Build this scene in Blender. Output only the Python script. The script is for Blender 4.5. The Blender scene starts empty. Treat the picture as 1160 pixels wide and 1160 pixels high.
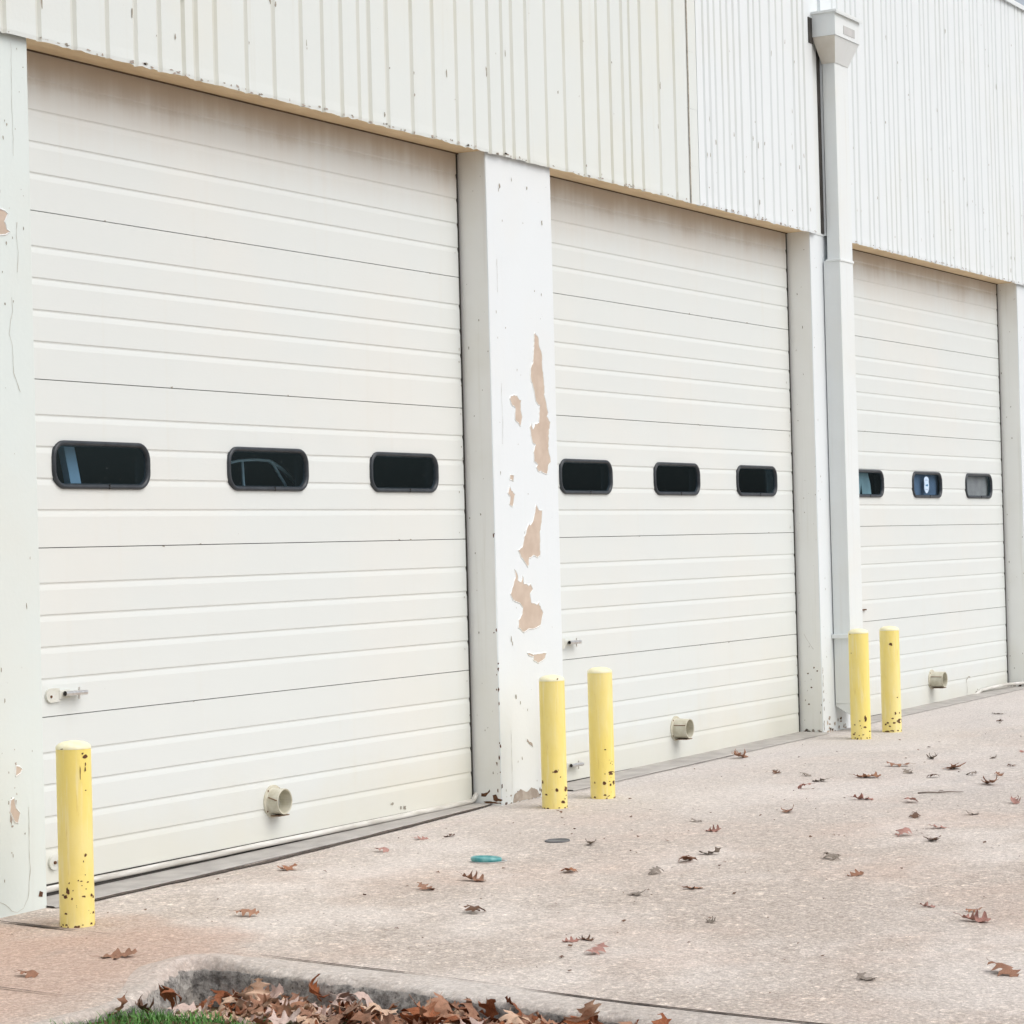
import bpy, bmesh, math, random
from mathutils import Vector, Matrix, noise as mn
random.seed(7)
S = bpy.context.scene
COL = S.collection
R = math.radians

# ------------------------------------------------------------------ traced wear, in metres on each wall plane
FRONT_PEELS = [[(10.3192, 2.2105), (10.3526, 2.1921), (10.3607, 2.1473), (10.3831, 2.1156), (10.3854, 2.0462), (10.3999, 1.981), (10.3979, 1.9149), (10.4182, 1.8717), (10.4284, 1.8354), (10.4181, 1.813), (10.4515, 1.7847), (10.4343, 1.7475), (10.4249, 1.6592), (10.4457, 1.5935), (10.4208, 1.5821), (10.4031, 1.5357), (10.3481, 1.5496), (10.3182, 1.5514), (10.3041, 1.5658), (10.32, 1.5842), (10.2834, 1.5967), (10.2784, 1.6416), (10.2997, 1.6784), (10.2733, 1.685), (10.2574, 1.7209), (10.2504, 1.7569), (10.2635, 1.7791), (10.2736, 1.7467), (10.3003, 1.7729), (10.3411, 1.7814), (10.3501, 1.8656), (10.3138, 1.8861), (10.2988, 1.9401), (10.2702, 1.9897), (10.273, 2.0406), (10.2965, 2.0636), (10.3093, 2.1371), (10.3128, 2.2028)], [(10.0727, 1.9006), (10.1308, 1.9043), (10.1446, 1.8905), (10.1688, 1.8806), (10.1609, 1.8407), (10.1763, 1.8016), (10.1595, 1.7601), (10.1385, 1.7753), (10.1103, 1.7902), (10.1132, 1.8462), (10.078, 1.8629), (10.0618, 1.8837)], [(10.046, 1.5264), (10.0818, 1.5233), (10.0735, 1.5017), (10.045, 1.5072)], [(10.0378, 1.4771), (10.0539, 1.4558), (10.0877, 1.4389), (10.0774, 1.4088), (10.0637, 1.3788), (10.0334, 1.3916), (10.0438, 1.4258), (10.0223, 1.4428)], [(10.2928, 1.3876), (10.3131, 1.3658), (10.3451, 1.3588), (10.3429, 1.3177), (10.3219, 1.261), (10.3158, 1.1475), (10.292, 1.1392), (10.2514, 1.1468), (10.2118, 1.1362), (10.1954, 1.0933), (10.1668, 1.1198), (10.133, 1.1419), (10.1086, 1.1767), (10.144, 1.1848), (10.1678, 1.2363), (10.2116, 1.2982), (10.2287, 1.2877), (10.2565, 1.3093)], [(10.0692, 1.0873), (10.0988, 1.0566), (10.0924, 1.0327), (10.1266, 1.0216), (10.1422, 1.0513), (10.1526, 1.0166), (10.1959, 1.0042), (10.2142, 1.0149), (10.2358, 0.9883), (10.2081, 0.9675), (10.2146, 0.924), (10.271, 0.9134), (10.2897, 0.9285), (10.2942, 0.9126), (10.3315, 0.8721), (10.3013, 0.8122), (10.2472, 0.8031), (10.194, 0.8019), (10.1404, 0.787), (10.0894, 0.8123), (10.0947, 0.8464), (10.1274, 0.871), (10.1379, 0.905), (10.1129, 0.9274), (10.0921, 0.9281), (10.0443, 0.9425), (10.0252, 0.973), (10.0477, 1.0065), (10.0574, 1.0276), (10.0756, 1.0443)], [(10.1703, 0.6882), (10.2227, 0.6769), (10.2942, 0.6793), (10.3518, 0.679), (10.3377, 0.6535), (10.2739, 0.6351), (10.2249, 0.6508), (10.2311, 0.6678), (10.1786, 0.6791)]]
LEFT_PEELS = [[(6.5292, 2.415), (6.543, 2.4086), (6.5662, 2.4031), (6.5835, 2.393), (6.565, 2.3673), (6.5758, 2.3407), (6.5895, 2.3301), (6.5517, 2.3209), (6.5259, 2.3161)], [(6.5269, 0.3655), (6.5453, 0.3717), (6.5502, 0.3387), (6.5738, 0.3159), (6.5641, 0.2844), (6.5449, 0.2905), (6.5221, 0.3295)], [(6.5612, 0.48), (6.5877, 0.4694), (6.5786, 0.454), (6.5577, 0.4478)]]
RUST_LEFT = [[(6.6687, 0.036), (6.686, 0.0321), (6.6803, 0.0123), (6.6618, 0.0189)]]
CRACKS = [[(6.6198, 0.3355), (6.6191, 0.2455), (6.6165, 0.1722), (6.62, 0.1309), (6.6122, 0.0501), (6.6038, 0.0186), (6.5807, -0.0108), (6.5499, -0.0211), (6.5199, -0.012), (6.4965, 0.0091), (6.4612, 0.0261)], [(6.63, 2.3699), (6.6247, 2.3216), (6.6323, 2.2665), (6.625, 2.1942)], [(6.5935, 2.1043), (6.5954, 2.0569), (6.575, 1.9763), (6.5913, 1.9377), (6.5939, 1.8427), (6.6271, 1.7767)], [(9.9898, 1.9556), (9.9892, 1.8632), (9.994, 1.7638), (9.985, 1.6713)], [(9.9758, 2.5362), (9.9763, 2.3798)], [(9.9939, 0.3391), (9.9951, 0.2257), (9.9934, 0.0843), (9.9841, 0.0144)]]
BASE_PEELS = [[(10.011, 0.0365), (10.0696, 0.0555), (10.1266, 0.0356), (10.1716, 0.0562), (10.2297, 0.0397), (10.2573, 0.0009), (10.1834, 0.0012), (10.0956, -0.0006), (9.9949, 0.0027)], [(10.1471, 0.2842), (10.1654, 0.2698), (10.1943, 0.2603), (10.1964, 0.2443), (10.1748, 0.2533), (10.1421, 0.2717)]]
REVEAL_CHIPS = [[(-0.0385, 0.0521), (-0.0714, 0.0565), (-0.0865, 0.0696), (-0.0895, 0.0605), (-0.0642, 0.0352), (-0.0397, 0.038)], [(-0.1037, 0.0433), (-0.1202, 0.0508), (-0.1294, 0.03), (-0.152, 0.0257), (-0.155, 0.018), (-0.1191, 0.0142), (-0.1071, 0.0223)], [(-0.0496, 0.0101), (-0.0702, 0.0156), (-0.1027, 0.0116), (-0.1434, 0.0114), (-0.1473, 0.0059), (-0.0699, 0.0057)], [(-0.15, 0.0938), (-0.1566, 0.0975), (-0.1552, 0.0799), (-0.1502, 0.0762)], [(-0.123, 0.1986), (-0.1343, 0.1953), (-0.129, 0.1812)]]
LEAVES = [(8.739, -0.427, 0.059, 'r', 477, 949), (8.358, -0.476, 0.057, 'r', 432, 963), (8.855, -0.494, 0.03, 'd', 509, 946), (8.843, -1.17, 0.071, 'g', 669, 955.5), (8.15, -1.446, 0.083, 'o', 645, 986), (7.819, -1.223, 0.097, 'b', 536, 996), (7.57, -1.175, 0.07, 'b', 483, 1006), (8.231, -1.764, 0.072, 'g', 742, 988), (7.751, -1.93, 0.074, 'g', 721, 1012), (7.196, -1.596, 0.084, 'd', 537, 1032), (6.827, -2.168, 0.039, 'r', 647, 1065), (6.874, -2.196, 0.056, 'd', 664, 1063), (6.68, -2.336, 0.075, 'r', 676, 1078), (12.235, -0.286, 0.124, 'b', 837.6, 857), (11.582, -0.791, 0.027, 'd', 880, 874.5), (11.535, -0.971, 0.062, 'g', 913, 877), (11.318, -1.145, 0.078, 'g', 930.7, 883.5), (10.999, -1.192, 0.068, 'r', 911.7, 891.7), (11.56, -1.289, 0.123, 'o', 982.4, 879), (10.679, -1.611, 0.089, 'r', 976.5, 904), (12.125, -1.239, 0.11, 'b', 1018, 866), (12.522, -1.28, 0.084, 'g', 1056.5, 858), (11.82, -1.407, 0.062, 'g', 1029, 874), (11.668, -1.594, 0.07, 'd', 1057, 879), (12.07, -1.559, 0.126, 'b', 1080.7, 869.6), (11.846, -1.732, 0.053, 'g', 1101, 876), (11.871, -1.865, 0.061, 'b', 1132, 876.5), (11.464, -1.958, 0.119, 'b', 1122, 887), (10.66, -1.856, 0.08, 'r', 1032, 907), (10.79, -2.302, 0.08, 'r', 1150, 908), (10.325, -2.261, 0.061, 'g', 1101, 921), (10.153, -2.068, 0.069, 'd', 1037.6, 924), (9.837, -2.28, 0.074, 'r', 1061.7, 936.5), (9.564, -2.236, 0.079, 'r', 1024, 945), (9.462, -2.397, 0.085, 'd', 1056.5, 950.7), (10.132, -1.479, 0.094, 'b', 892.8, 918), (9.677, -1.246, 0.031, 'g', 789, 929), (9.409, -1.451, 0.074, 'r', 808, 940), (8.778, -1.735, 0.083, 'g', 805, 966), (8.555, -1.735, 0.095, 'b', 777, 974.5), (7.954, -2.049, 0.069, 'o', 784, 1005), (8.831, -2.223, 0.081, 'g', 942.8, 971.4), (8.468, -2.462, 0.065, 'b', 968.6, 990), (7.896, -2.947, 0.041, 'r', 1049.7, 1025.5), (7.862, -3.126, 0.041, 'o', 1104, 1031), (7.68, -3.192, 0.097, 'r', 1105, 1042), (6.612, -3.237, 0.06, 'g', 980.7, 1108), (6.859, -3.563, 0.106, 'b', 1137.6, 1101), (15.349, -0.69, 0.068, 'g', 1130.7, 807), (14.79, -0.885, 0.044, 'd', 1132, 816), (13.033, -1.604, 0.048, 'r', 1158, 850), (12.668, -1.566, 0.056, 'g', 1125.5, 857), (12.313, -1.783, 0.045, 'b', 1146, 866), (7.33, -2.414, 0.023, 'g', 805, 1043), (7.795, -0.413, 0.081, 'o', 326, 983.4), (6.829, -0.916, 0.078, 'o', 279, 1036), (6.028, -1.006, 0.104, 'b', 133, 1082.4), (5.664, -0.959, 0.068, 'b', 31, 1104)]

# ------------------------------------------------------------------ helpers
class M:
    """collects faces with material indices; build() links them as one mesh object"""
    def __init__(s): s.v = []; s.f = []; s.m = []; s.sm = []
    def add(s, vs, fs, mi=0, smooth=False):
        o = len(s.v); s.v += [tuple(v) for v in vs]
        for f in fs: s.f.append(tuple(i + o for i in f)); s.m.append(mi); s.sm.append(smooth)
    def box(s, x0, x1, y0, y1, z0, z1, mi=0, skip=''):
        v = [(x0,y0,z0),(x1,y0,z0),(x1,y1,z0),(x0,y1,z0),(x0,y0,z1),(x1,y0,z1),(x1,y1,z1),(x0,y1,z1)]
        F = {'b':(0,3,2,1),'t':(4,5,6,7),'f':(0,1,5,4),'k':(2,3,7,6),'l':(3,0,4,7),'r':(1,2,6,5)}
        s.add(v, [F[k] for k in F if k not in skip], mi)
    def prism(s, prof, x0, x1, mi=0, smooth=False):
        """profile [(y,z)] extruded along x, open strip"""
        n = len(prof)
        s.add([(x0, y, z) for y, z in prof] + [(x1, y, z) for y, z in prof],
              [(i, i + n, i + n + 1, i + 1) for i in range(n - 1)], mi, smooth)
    def tube(s, pts, r, n=10, mi=0, caps=True, radii=None):
        rings = []
        for i, p in enumerate(pts):
            p = Vector(p)
            d = (Vector(pts[min(i + 1, len(pts) - 1)]) - Vector(pts[max(i - 1, 0)])).normalized()
            a = d.orthogonal().normalized() if i == 0 else (prev - prev.dot(d) * d).normalized()
            prev = a; b = d.cross(a); rr = radii[i] if radii else r
            rings.append([p + a * rr * math.cos(t * 2 * math.pi / n) + b * rr * math.sin(t * 2 * math.pi / n) for t in range(n)])
        vs = [v for rg in rings for v in rg]; fs = []
        for i in range(len(rings) - 1):
            for t in range(n): fs.append((i*n+t, i*n+(t+1)%n, (i+1)*n+(t+1)%n, (i+1)*n+t))
        s.add(vs, fs, mi, True)
        if caps:
            s.add(rings[0], [tuple(range(n))[::-1]], mi); s.add(rings[-1], [tuple(range(n))], mi)
    def poly(s, pts, mi=0): s.add(pts, [tuple(range(len(pts)))], mi)
    def build(s, name, mats, parent=None, bevel=0):
        me = bpy.data.meshes.new(name); me.from_pydata(s.v, [], s.f)
        for m in mats: me.materials.append(m)
        me.polygons.foreach_set('material_index', s.m); me.polygons.foreach_set('use_smooth', s.sm); me.update()
        ob = bpy.data.objects.new(name, me); COL.objects.link(ob)
        if parent: ob.parent = parent
        if bevel:
            b = ob.modifiers.new('bevel', 'BEVEL'); b.width = bevel; b.segments = 2; b.limit_method = 'ANGLE'; b.angle_limit = R(40)
        return ob

def empty(name, loc=(0, 0, 0)):
    o = bpy.data.objects.new(name, None); o.location = loc; o.empty_display_size = .1; COL.objects.link(o); return o
def tag(o, label=None, cat=None, group=None, kind=None):
    for k, v in (('label', label), ('category', cat), ('group', group), ('kind', kind)):
        if v: o[k] = v
    return o
def put(o, parent):
    """parent keeping world coordinates of meshes written in world space"""
    o.parent = parent; o.matrix_parent_inverse = Matrix.Translation(parent.matrix_basis.translation).inverted(); return o

# ------------------------------------------------------------------ materials
class N:
    def __init__(s, name):
        s.mat = bpy.data.materials.new(name); s.mat.use_nodes = True
        s.t = s.mat.node_tree; s.n = s.t.nodes; s.l = s.t.links
        s.b = s.n['Principled BSDF']; s.pos = s.n.new('ShaderNodeNewGeometry').outputs['Position']
    def new(s, t, **k):
        o = s.n.new(t)
        for a, v in k.items(): setattr(o, a, v)
        return o
    def set(s, sock, v):
        if hasattr(v, 'is_output') or isinstance(v, bpy.types.NodeSocket): s.l.new(v, sock)
        elif isinstance(v, tuple) and len(v) == 3 and sock.type == 'RGBA': sock.default_value = (*v, 1)
        else: sock.default_value = v
    def noise(s, scale, detail=4, rough=.55, vec=None, dist=0):
        o = s.new('ShaderNodeTexNoise'); s.set(o.inputs['Vector'], vec or s.pos)
        o.inputs['Scale'].default_value = scale; o.inputs['Detail'].default_value = detail
        o.inputs['Roughness'].default_value = rough; o.inputs['Distortion'].default_value = dist
        return o.outputs['Fac']
    def voro(s, scale, out='Color', feature='F1', vec=None, rnd=1):
        o = s.new('ShaderNodeTexVoronoi', feature=feature); s.set(o.inputs['Vector'], vec or s.pos)
        o.inputs['Scale'].default_value = scale; o.inputs['Randomness'].default_value = rnd
        return o.outputs[out]
    def scale(s, v, vec=None):
        o = s.new('ShaderNodeVectorMath', operation='MULTIPLY'); s.set(o.inputs[0], vec or s.pos); o.inputs[1].default_value = v
        return o.outputs[0]
    def ramp(s, f, stops, interp='LINEAR'):
        o = s.new('ShaderNodeValToRGB'); s.set(o.inputs['Fac'], f); cr = o.color_ramp; cr.interpolation = interp
        while len(cr.elements) < len(stops): cr.elements.new(.5)
        for e, (p, c) in zip(cr.elements, stops):
            e.position = p; e.color = (c, c, c, 1) if not isinstance(c, tuple) else (*c, 1)
        return o.outputs['Color']
    def mix(s, f, a, b, mode='MIX'):
        o = s.new('ShaderNodeMix', data_type='RGBA', blend_type=mode)
        s.set(o.inputs[0], f); s.set(o.inputs[6], a); s.set(o.inputs[7], b); return o.outputs[2]
    def math(s, op, a, b=0., c=0.):
        o = s.new('ShaderNodeMath', operation=op); s.set(o.inputs[0], a); s.set(o.inputs[1], b); s.set(o.inputs[2], c); return o.outputs[0]
    def mr(s, v, a, b, c=0., d=1.):
        o = s.new('ShaderNodeMapRange', interpolation_type='SMOOTHSTEP'); s.set(o.inputs[0], v)
        for i, x in enumerate((a, b, c, d)): o.inputs[i + 1].default_value = x
        return o.outputs[0]
    def xyz(s):
        o = s.new('ShaderNodeSeparateXYZ'); s.set(o.inputs[0], s.pos); return o.outputs
    def bump(s, h, strength=.3, dist=.01):
        o = s.new('ShaderNodeBump'); s.set(o.inputs['Height'], h); o.inputs['Strength'].default_value = strength; o.inputs['Distance'].default_value = dist
        s.l.new(o.outputs['Normal'], s.b.inputs['Normal'])
    def done(s, col, rough=.5, spec=.5, metal=0.):
        s.set(s.b.inputs['Base Color'], col); s.set(s.b.inputs['Roughness'], rough)
        s.b.inputs['Specular IOR Level'].default_value = spec; s.b.inputs['Metallic'].default_value = metal
        return s.mat

def paint(name, col, warm=(.74, .70, .58), rough=.45, mott=.35, streak=.25, fleck=0.):
    n = N(name)
    c = n.mix(n.math('MULTIPLY', n.mr(n.noise(1.3, 5), .45, .75), mott), col, warm)
    st = n.mr(n.noise(1, 4, vec=n.scale((26., 26., 1.1))), .55, .8)
    c = n.mix(n.math('MULTIPLY', st, streak), c, tuple(x * .86 for x in warm))
    if fleck:
        f = n.mr(n.noise(38, 3, .7), .735, .76); g = n.mr(n.noise(3.3, 2), .5, .62)
        c = n.mix(n.math('MULTIPLY', n.math('MULTIPLY', f, g), fleck), c, (.33, .30, .25))
    n.bump(n.noise(55, 3), .12, .004)
    return n.done(c, n.mr(n.noise(8), .3, .7, rough, rough + .15), .35)

def door_mat():
    n = N('door_paint'); X, Y, Z = n.xyz()
    base = (.695, .73, .715); c = base
    c = n.mix(n.math('MULTIPLY', n.mr(n.noise(.9, 4), .4, .75), .45), c, (.75, .735, .68))
    c = n.mix(n.math('MULTIPLY', n.mr(n.noise(1, 4, vec=n.scale((16., 16., .9))), .55, .8), .16), c, (.66, .63, .54))
    # brown grime plus the soffit's tan bounce and shade painted in, ragged lower edge
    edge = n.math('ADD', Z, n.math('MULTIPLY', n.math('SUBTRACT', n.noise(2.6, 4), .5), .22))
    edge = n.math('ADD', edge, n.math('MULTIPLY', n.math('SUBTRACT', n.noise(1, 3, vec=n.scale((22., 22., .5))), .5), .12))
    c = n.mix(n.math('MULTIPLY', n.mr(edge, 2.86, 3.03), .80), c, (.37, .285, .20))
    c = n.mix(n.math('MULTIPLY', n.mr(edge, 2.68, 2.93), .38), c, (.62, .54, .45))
    # splash dirt along the foot
    low = n.math('SUBTRACT', .34, n.math('ADD', Z, n.math('MULTIPLY', n.math('SUBTRACT', n.noise(2.2, 4), .5), .55)))
    c = n.mix(n.math('MULTIPLY', n.mr(low, 0, .34), .38), c, (.68, .64, .50))
    f = n.math('MULTIPLY', n.mr(n.noise(46, 2, .7), .75, .765), n.mr(n.noise(2.7, 2), .52, .62))
    c = n.mix(n.math('MULTIPLY', f, .5), c, (.35, .32, .27))
    n.bump(n.noise(120, 2, vec=n.scale((.25, 1., 1.))), .10, .002)
    return n.done(c, n.mr(n.noise(5), .3, .7, .38, .52), .4)

def concrete(name, kerb=False):
    n = N(name); X, Y, Z = n.xyz()
    def bw(col):
        s_ = n.new('ShaderNodeSeparateColor'); n.set(s_.inputs[0], col); return s_.outputs[0]
    a = n.ramp(bw(n.voro(95)), [(0, (.24, .20, .17)), (.16, (.36, .31, .27)), (.45, (.47, .42, .38)), (.75, (.55, .50, .46)), (.93, (.74, .70, .65))])
    b = n.ramp(bw(n.voro(42)), [(0, (.27, .215, .18)), (.3, (.43, .385, .35)), (.7, (.50, .45, .41)), (.95, (.66, .60, .54))])
    b2 = n.ramp(n.noise(30, 6, .75), [(.30, (.28, .235, .20)), (.46, (.44, .40, .365)), (.56, (.55, .51, .475)), (.72, (.80, .77, .73))])
    c = n.mix(.38, a, b); c = n.mix(.42, c, b2)
    sp = n.ramp(n.noise(58, 8, .85), [(.38, (.50, .46, .43)), (.47, (.90, .885, .87)), (.53, (1.05, 1.05, 1.05)), (.60, (1.55, 1.55, 1.52))])
    pb = n.ramp(bw(n.voro(30)), [(0, (.62, .56, .52)), (.12, (.9, .88, .86)), (.55, (1., 1., 1.)), (.88, (1.1, 1.1, 1.1)), (1., (1.75, 1.75, 1.7))])
    c = n.mix(1., c, sp, 'MULTIPLY'); c = n.mix(.75, c, pb, 'MULTIPLY')
    c = n.mix(n.mr(n.voro(95, 'Distance', 'DISTANCE_TO_EDGE'), .02, .16, .45, 0.), c, (.37, .335, .30))
    fine = n.noise(260, 2)
    c = n.mix(.5, c, n.mix(fine, (.32, .29, .26), (.58, .54, .50)))
    # pinkish rusty zones, pale worn zones, damp grey zones
    c = n.mix(n.math('MULTIPLY', n.mr(n.noise(1.1, 5, .6), .46, .70), .34), c, (.55, .42, .35))
    c = n.mix(n.math('MULTIPLY', n.mr(n.noise(.8, 5, .6, vec=n.scale((1., 1.3, 1.))), .45, .66), .50), c, (.68, .66, .635))
    # left slab: rusty runoff
    l = n.math('SUBTRACT', 6.75, n.math('ADD', X, n.math('MULTIPLY', n.math('SUBTRACT', n.noise(1.7, 5), .5), 1.5)))
    m = n.math('MULTIPLY', n.mr(l, 0, .45), n.mr(n.math('ADD', Y, n.math('MULTIPLY', n.math('SUBTRACT', n.noise(2.4, 4), .5), .5)), -1.55, -1.15))
    c = n.mix(n.math('MULTIPLY', m, .56), c, n.mix(n.noise(3, 4), (.46, .30, .225), (.40, .275, .215)))
    # smoother grey, dust-streaked strip by the doors, wider to the right
    w = n.math('ADD', n.math('MULTIPLY', n.math('SUBTRACT', X, 9.3), .17), .12)
    g = n.math('ADD', n.math('ADD', Y, w), n.math('MULTIPLY', n.math('SUBTRACT', n.noise(1.9, 5, vec=n.scale((.7, 1.2, 1.))), .5), .9))
    gm = n.mr(g, -.25, .3)
    c = n.mix(n.math('MULTIPLY', gm, .68), c, n.mix(n.noise(2.2, 6, .6, vec=n.scale((.9, 1.8, 1.))), (.40, .385, .38), (.58, .56, .54)))
    st = n.mr(n.noise(1.7, 6, .68, vec=n.scale((.9, 2.2, 1.))), .52, .66)
    c = n.mix(n.math('MULTIPLY', n.math('MULTIPLY', st, n.mr(n.math('ADD', X, n.math('MULTIPLY', Y, .6)), 8.6, 10.5)), .40), c, (.36, .35, .345))
    c = n.mix(n.math('MULTIPLY', n.mr(n.noise(7, 4), .60, .74), .3), c, (.30, .27, .24))
    c = n.mix(n.math('MULTIPLY', n.mr(n.math('ADD', X, Y), 6.5, 10.0), .46), c, n.mix(n.noise(2.1, 5), (.47, .465, .46), (.60, .59, .58)))
    c = n.mix(.42, c, sp, 'MULTIPLY')
    c = n.mix(1., c, (1.13, 1.085, 1.055), 'MULTIPLY')
    if kerb:
        c = n.mix(.42, c, n.mix(n.ramp(n.noise(55, 8, .82), [(.40, 0.), (.60, 1.)]), (.36, .325, .29), (.76, .73, .69)))
        nz = n.new('ShaderNodeSeparateXYZ'); ge = n.new('ShaderNodeNewGeometry'); n.set(nz.inputs[0], ge.outputs['Normal'])
        fc = n.mix(n.mr(n.noise(30, 7, .75), .36, .62), (.17, .16, .15), (.46, .435, .40))
        fc = n.mix(n.mr(n.noise(9, 5, .6), .5, .75), fc, (.47, .43, .38))
        fc = n.mix(n.mr(n.voro(55, 'Distance'), .08, .28, .75, 0.), fc, (.09, .085, .08))
        dep = n.math('SUBTRACT', n.math('ADD', n.math('MULTIPLY', X, .0075), n.math('MULTIPLY', Y, .012)), n.math('ADD', Z, .075))
        hq = n.math('ADD', n.math('MULTIPLY', n.math('SUBTRACT', n.noise(26, 5, .65), .5), .030), n.math('MULTIPLY', n.mr(n.math('ADD', X, n.math('MULTIPLY', Y, .8)), 4.55, 4.85), .0))
        broken = n.mr(n.math('ADD', dep, hq), .012, .017)
        c = n.mix(broken, c, fc)
        hh = n.math('MULTIPLY', n.math('ADD', n.noise(60, 6, .7), n.math('MULTIPLY', n.voro(38, 'Distance'), 1.1)), broken)
        n.bump(n.math('ADD', hh, n.math('MULTIPLY', n.noise(80, 6, .75), .40)), .8, .014)
        return n.done(c, .9, .2)
    n.bump(n.math('ADD', n.math('ADD', n.voro(95, 'Distance'), n.math('MULTIPLY', fine, .6)), n.math('MULTIPLY', n.noise(34, 5, .7), 2.5)), .5, .006)
    return n.done(c, .85, .25)

def simple(name, c1, c2, sc=12, rough=.6, spec=.4, metal=0., bump=.15, bsc=60, bd=.004, stretch=None):
    n = N(name); v = n.scale(stretch) if stretch else None
    n.bump(n.noise(bsc, 4, vec=v), bump, bd)
    return n.done(n.mix(n.mr(n.noise(sc, 5, vec=v), .3, .7), c1, c2), rough, spec, metal)

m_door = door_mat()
m_dark = simple('dark_gap', (.03, .028, .025), (.06, .055, .05), rough=.9)
m_pillar = paint('pillar_paint', (.755, .80, .82), (.76, .77, .74), rough=.4, mott=.4, streak=.12, fleck=.7)
m_pillar_warm = paint('reveal_paint', (.84, .855, .825), (.70, .68, .58), rough=.45, mott=.5, streak=.3, fleck=.8)
m_sid1 = paint('siding_cream_paint', (.70, .74, .72), (.73, .73, .65), rough=.42, mott=.45, streak=.3, fleck=.75)
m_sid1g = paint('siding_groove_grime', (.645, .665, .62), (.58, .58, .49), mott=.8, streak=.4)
m_sid2 = paint('siding_white_paint', (.755, .80, .815), (.77, .79, .77), rough=.42, mott=.35, streak=.2, fleck=.8)
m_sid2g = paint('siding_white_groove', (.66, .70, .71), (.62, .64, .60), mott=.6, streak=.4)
m_soffit = simple('soffit_ochre', (.80, .64, .42), (.70, .54, .34), 5, .7, .2, stretch=(1., 4., 4.))
m_peel = simple('bare_tan_undercoat', (.60, .50, .415), (.53, .43, .35), 14, .8, .2)
m_peelgrey = simple('bare_grey_render', (.46, .41, .36), (.34, .29, .25), 25, .9, .2, bump=.5)
m_rust = simple('rust_brown', (.085, .045, .03), (.17, .085, .045), 60, .9, .2)
m_fleck = simple('dark_paint_fleck', (.26, .24, .20), (.42, .39, .33), 60, .9, .2)  # dark grey-tan colour for flecks and chips of peeled paint
m_hair = simple('hairline_crack', (.44, .43, .39), (.60, .59, .55), 40, .9, .2)
m_lip = paint('peel_lip_paint', (.78, .81, .81))
m_conc = concrete('exposed_aggregate_concrete')
m_kerbtop = concrete('kerb_concrete', True)
m_joint = simple('joint_grit', (.06, .05, .045), (.17, .14, .12), 60, .95, .1, bump=.6)
m_sill = simple('smooth_sill_concrete', (.36, .34, .32), (.46, .44, .41), 8, .85, .2, bump=.3, bsc=120)
m_rubber = simple('black_rubber', (.018, .023, .030), (.034, .042, .05), 30, .42, .5, bump=.05)
m_seal = simple('pale_vinyl_seal', (.76, .75, .71), (.50, .48, .43), 9, .38, .5, stretch=(.6, 4., 4.))
m_pipe = paint('downpipe_paint', (.76, .80, .80), (.72, .71, .64), rough=.38, mott=.4, streak=.25)
m_hop = simple('hopper_old_paint', (.60, .57, .50), (.66, .64, .58), 9, .55, .3)
m_port = simple('beige_pvc', (.62, .60, .50), (.52, .49, .38), 30, .45, .4)
m_zinc = simple('bright_zinc', (.80, .79, .77), (.62, .60, .57), 80, .28, .5, metal=.9)
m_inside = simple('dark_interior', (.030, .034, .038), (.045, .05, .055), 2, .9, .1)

def yellow():
    n = N('bollard_yellow'); X, Y, Z = n.xyz()
    c = n.mix(n.mr(n.noise(7, 4, vec=n.scale((1., 1., .35))), .35, .7), (.89, .73, .21), (.89, .77, .33))
    c = n.mix(n.math('MULTIPLY', n.mr(n.noise(1, 4, vec=n.scale((60., 60., 5.))), .5, .75), .45), c, (.90, .82, .52))
    f = n.mr(n.noise(75, 3, .6), .69, .72)
    lowm = n.mr(n.math('ADD', Z, n.math('MULTIPLY', n.noise(20), .12)), .0, .26, 1., 0.)
    c = n.mix(n.math('MULTIPLY', f, n.mr(lowm, .1, .9, .05, 1.)), c, (.10, .055, .035))
    c = n.mix(n.math('MULTIPLY', n.mr(n.noise(1, 4, vec=n.scale((90., 90., 9.))), .60, .72), .35), c, (.66, .46, .12))
    c = n.mix(n.math('MULTIPLY', n.mr(n.math('ADD', Z, n.math('MULTIPLY', n.noise(30), .05)), .075, .02, 0., 1.), .0), c, (.3, .2, .1))
    n.bump(n.math('ADD', n.noise(40, 3), n.noise(9, 2)), .25, .004)
    return n.done(c, n.mr(n.noise(20, 4), .3, .7, .34, .58), .45)
m_yel = yellow()
m_yelcap = simple('bollard_cap_faded', (.86, .80, .50), (.87, .84, .62), 25, .4, .5)

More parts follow.
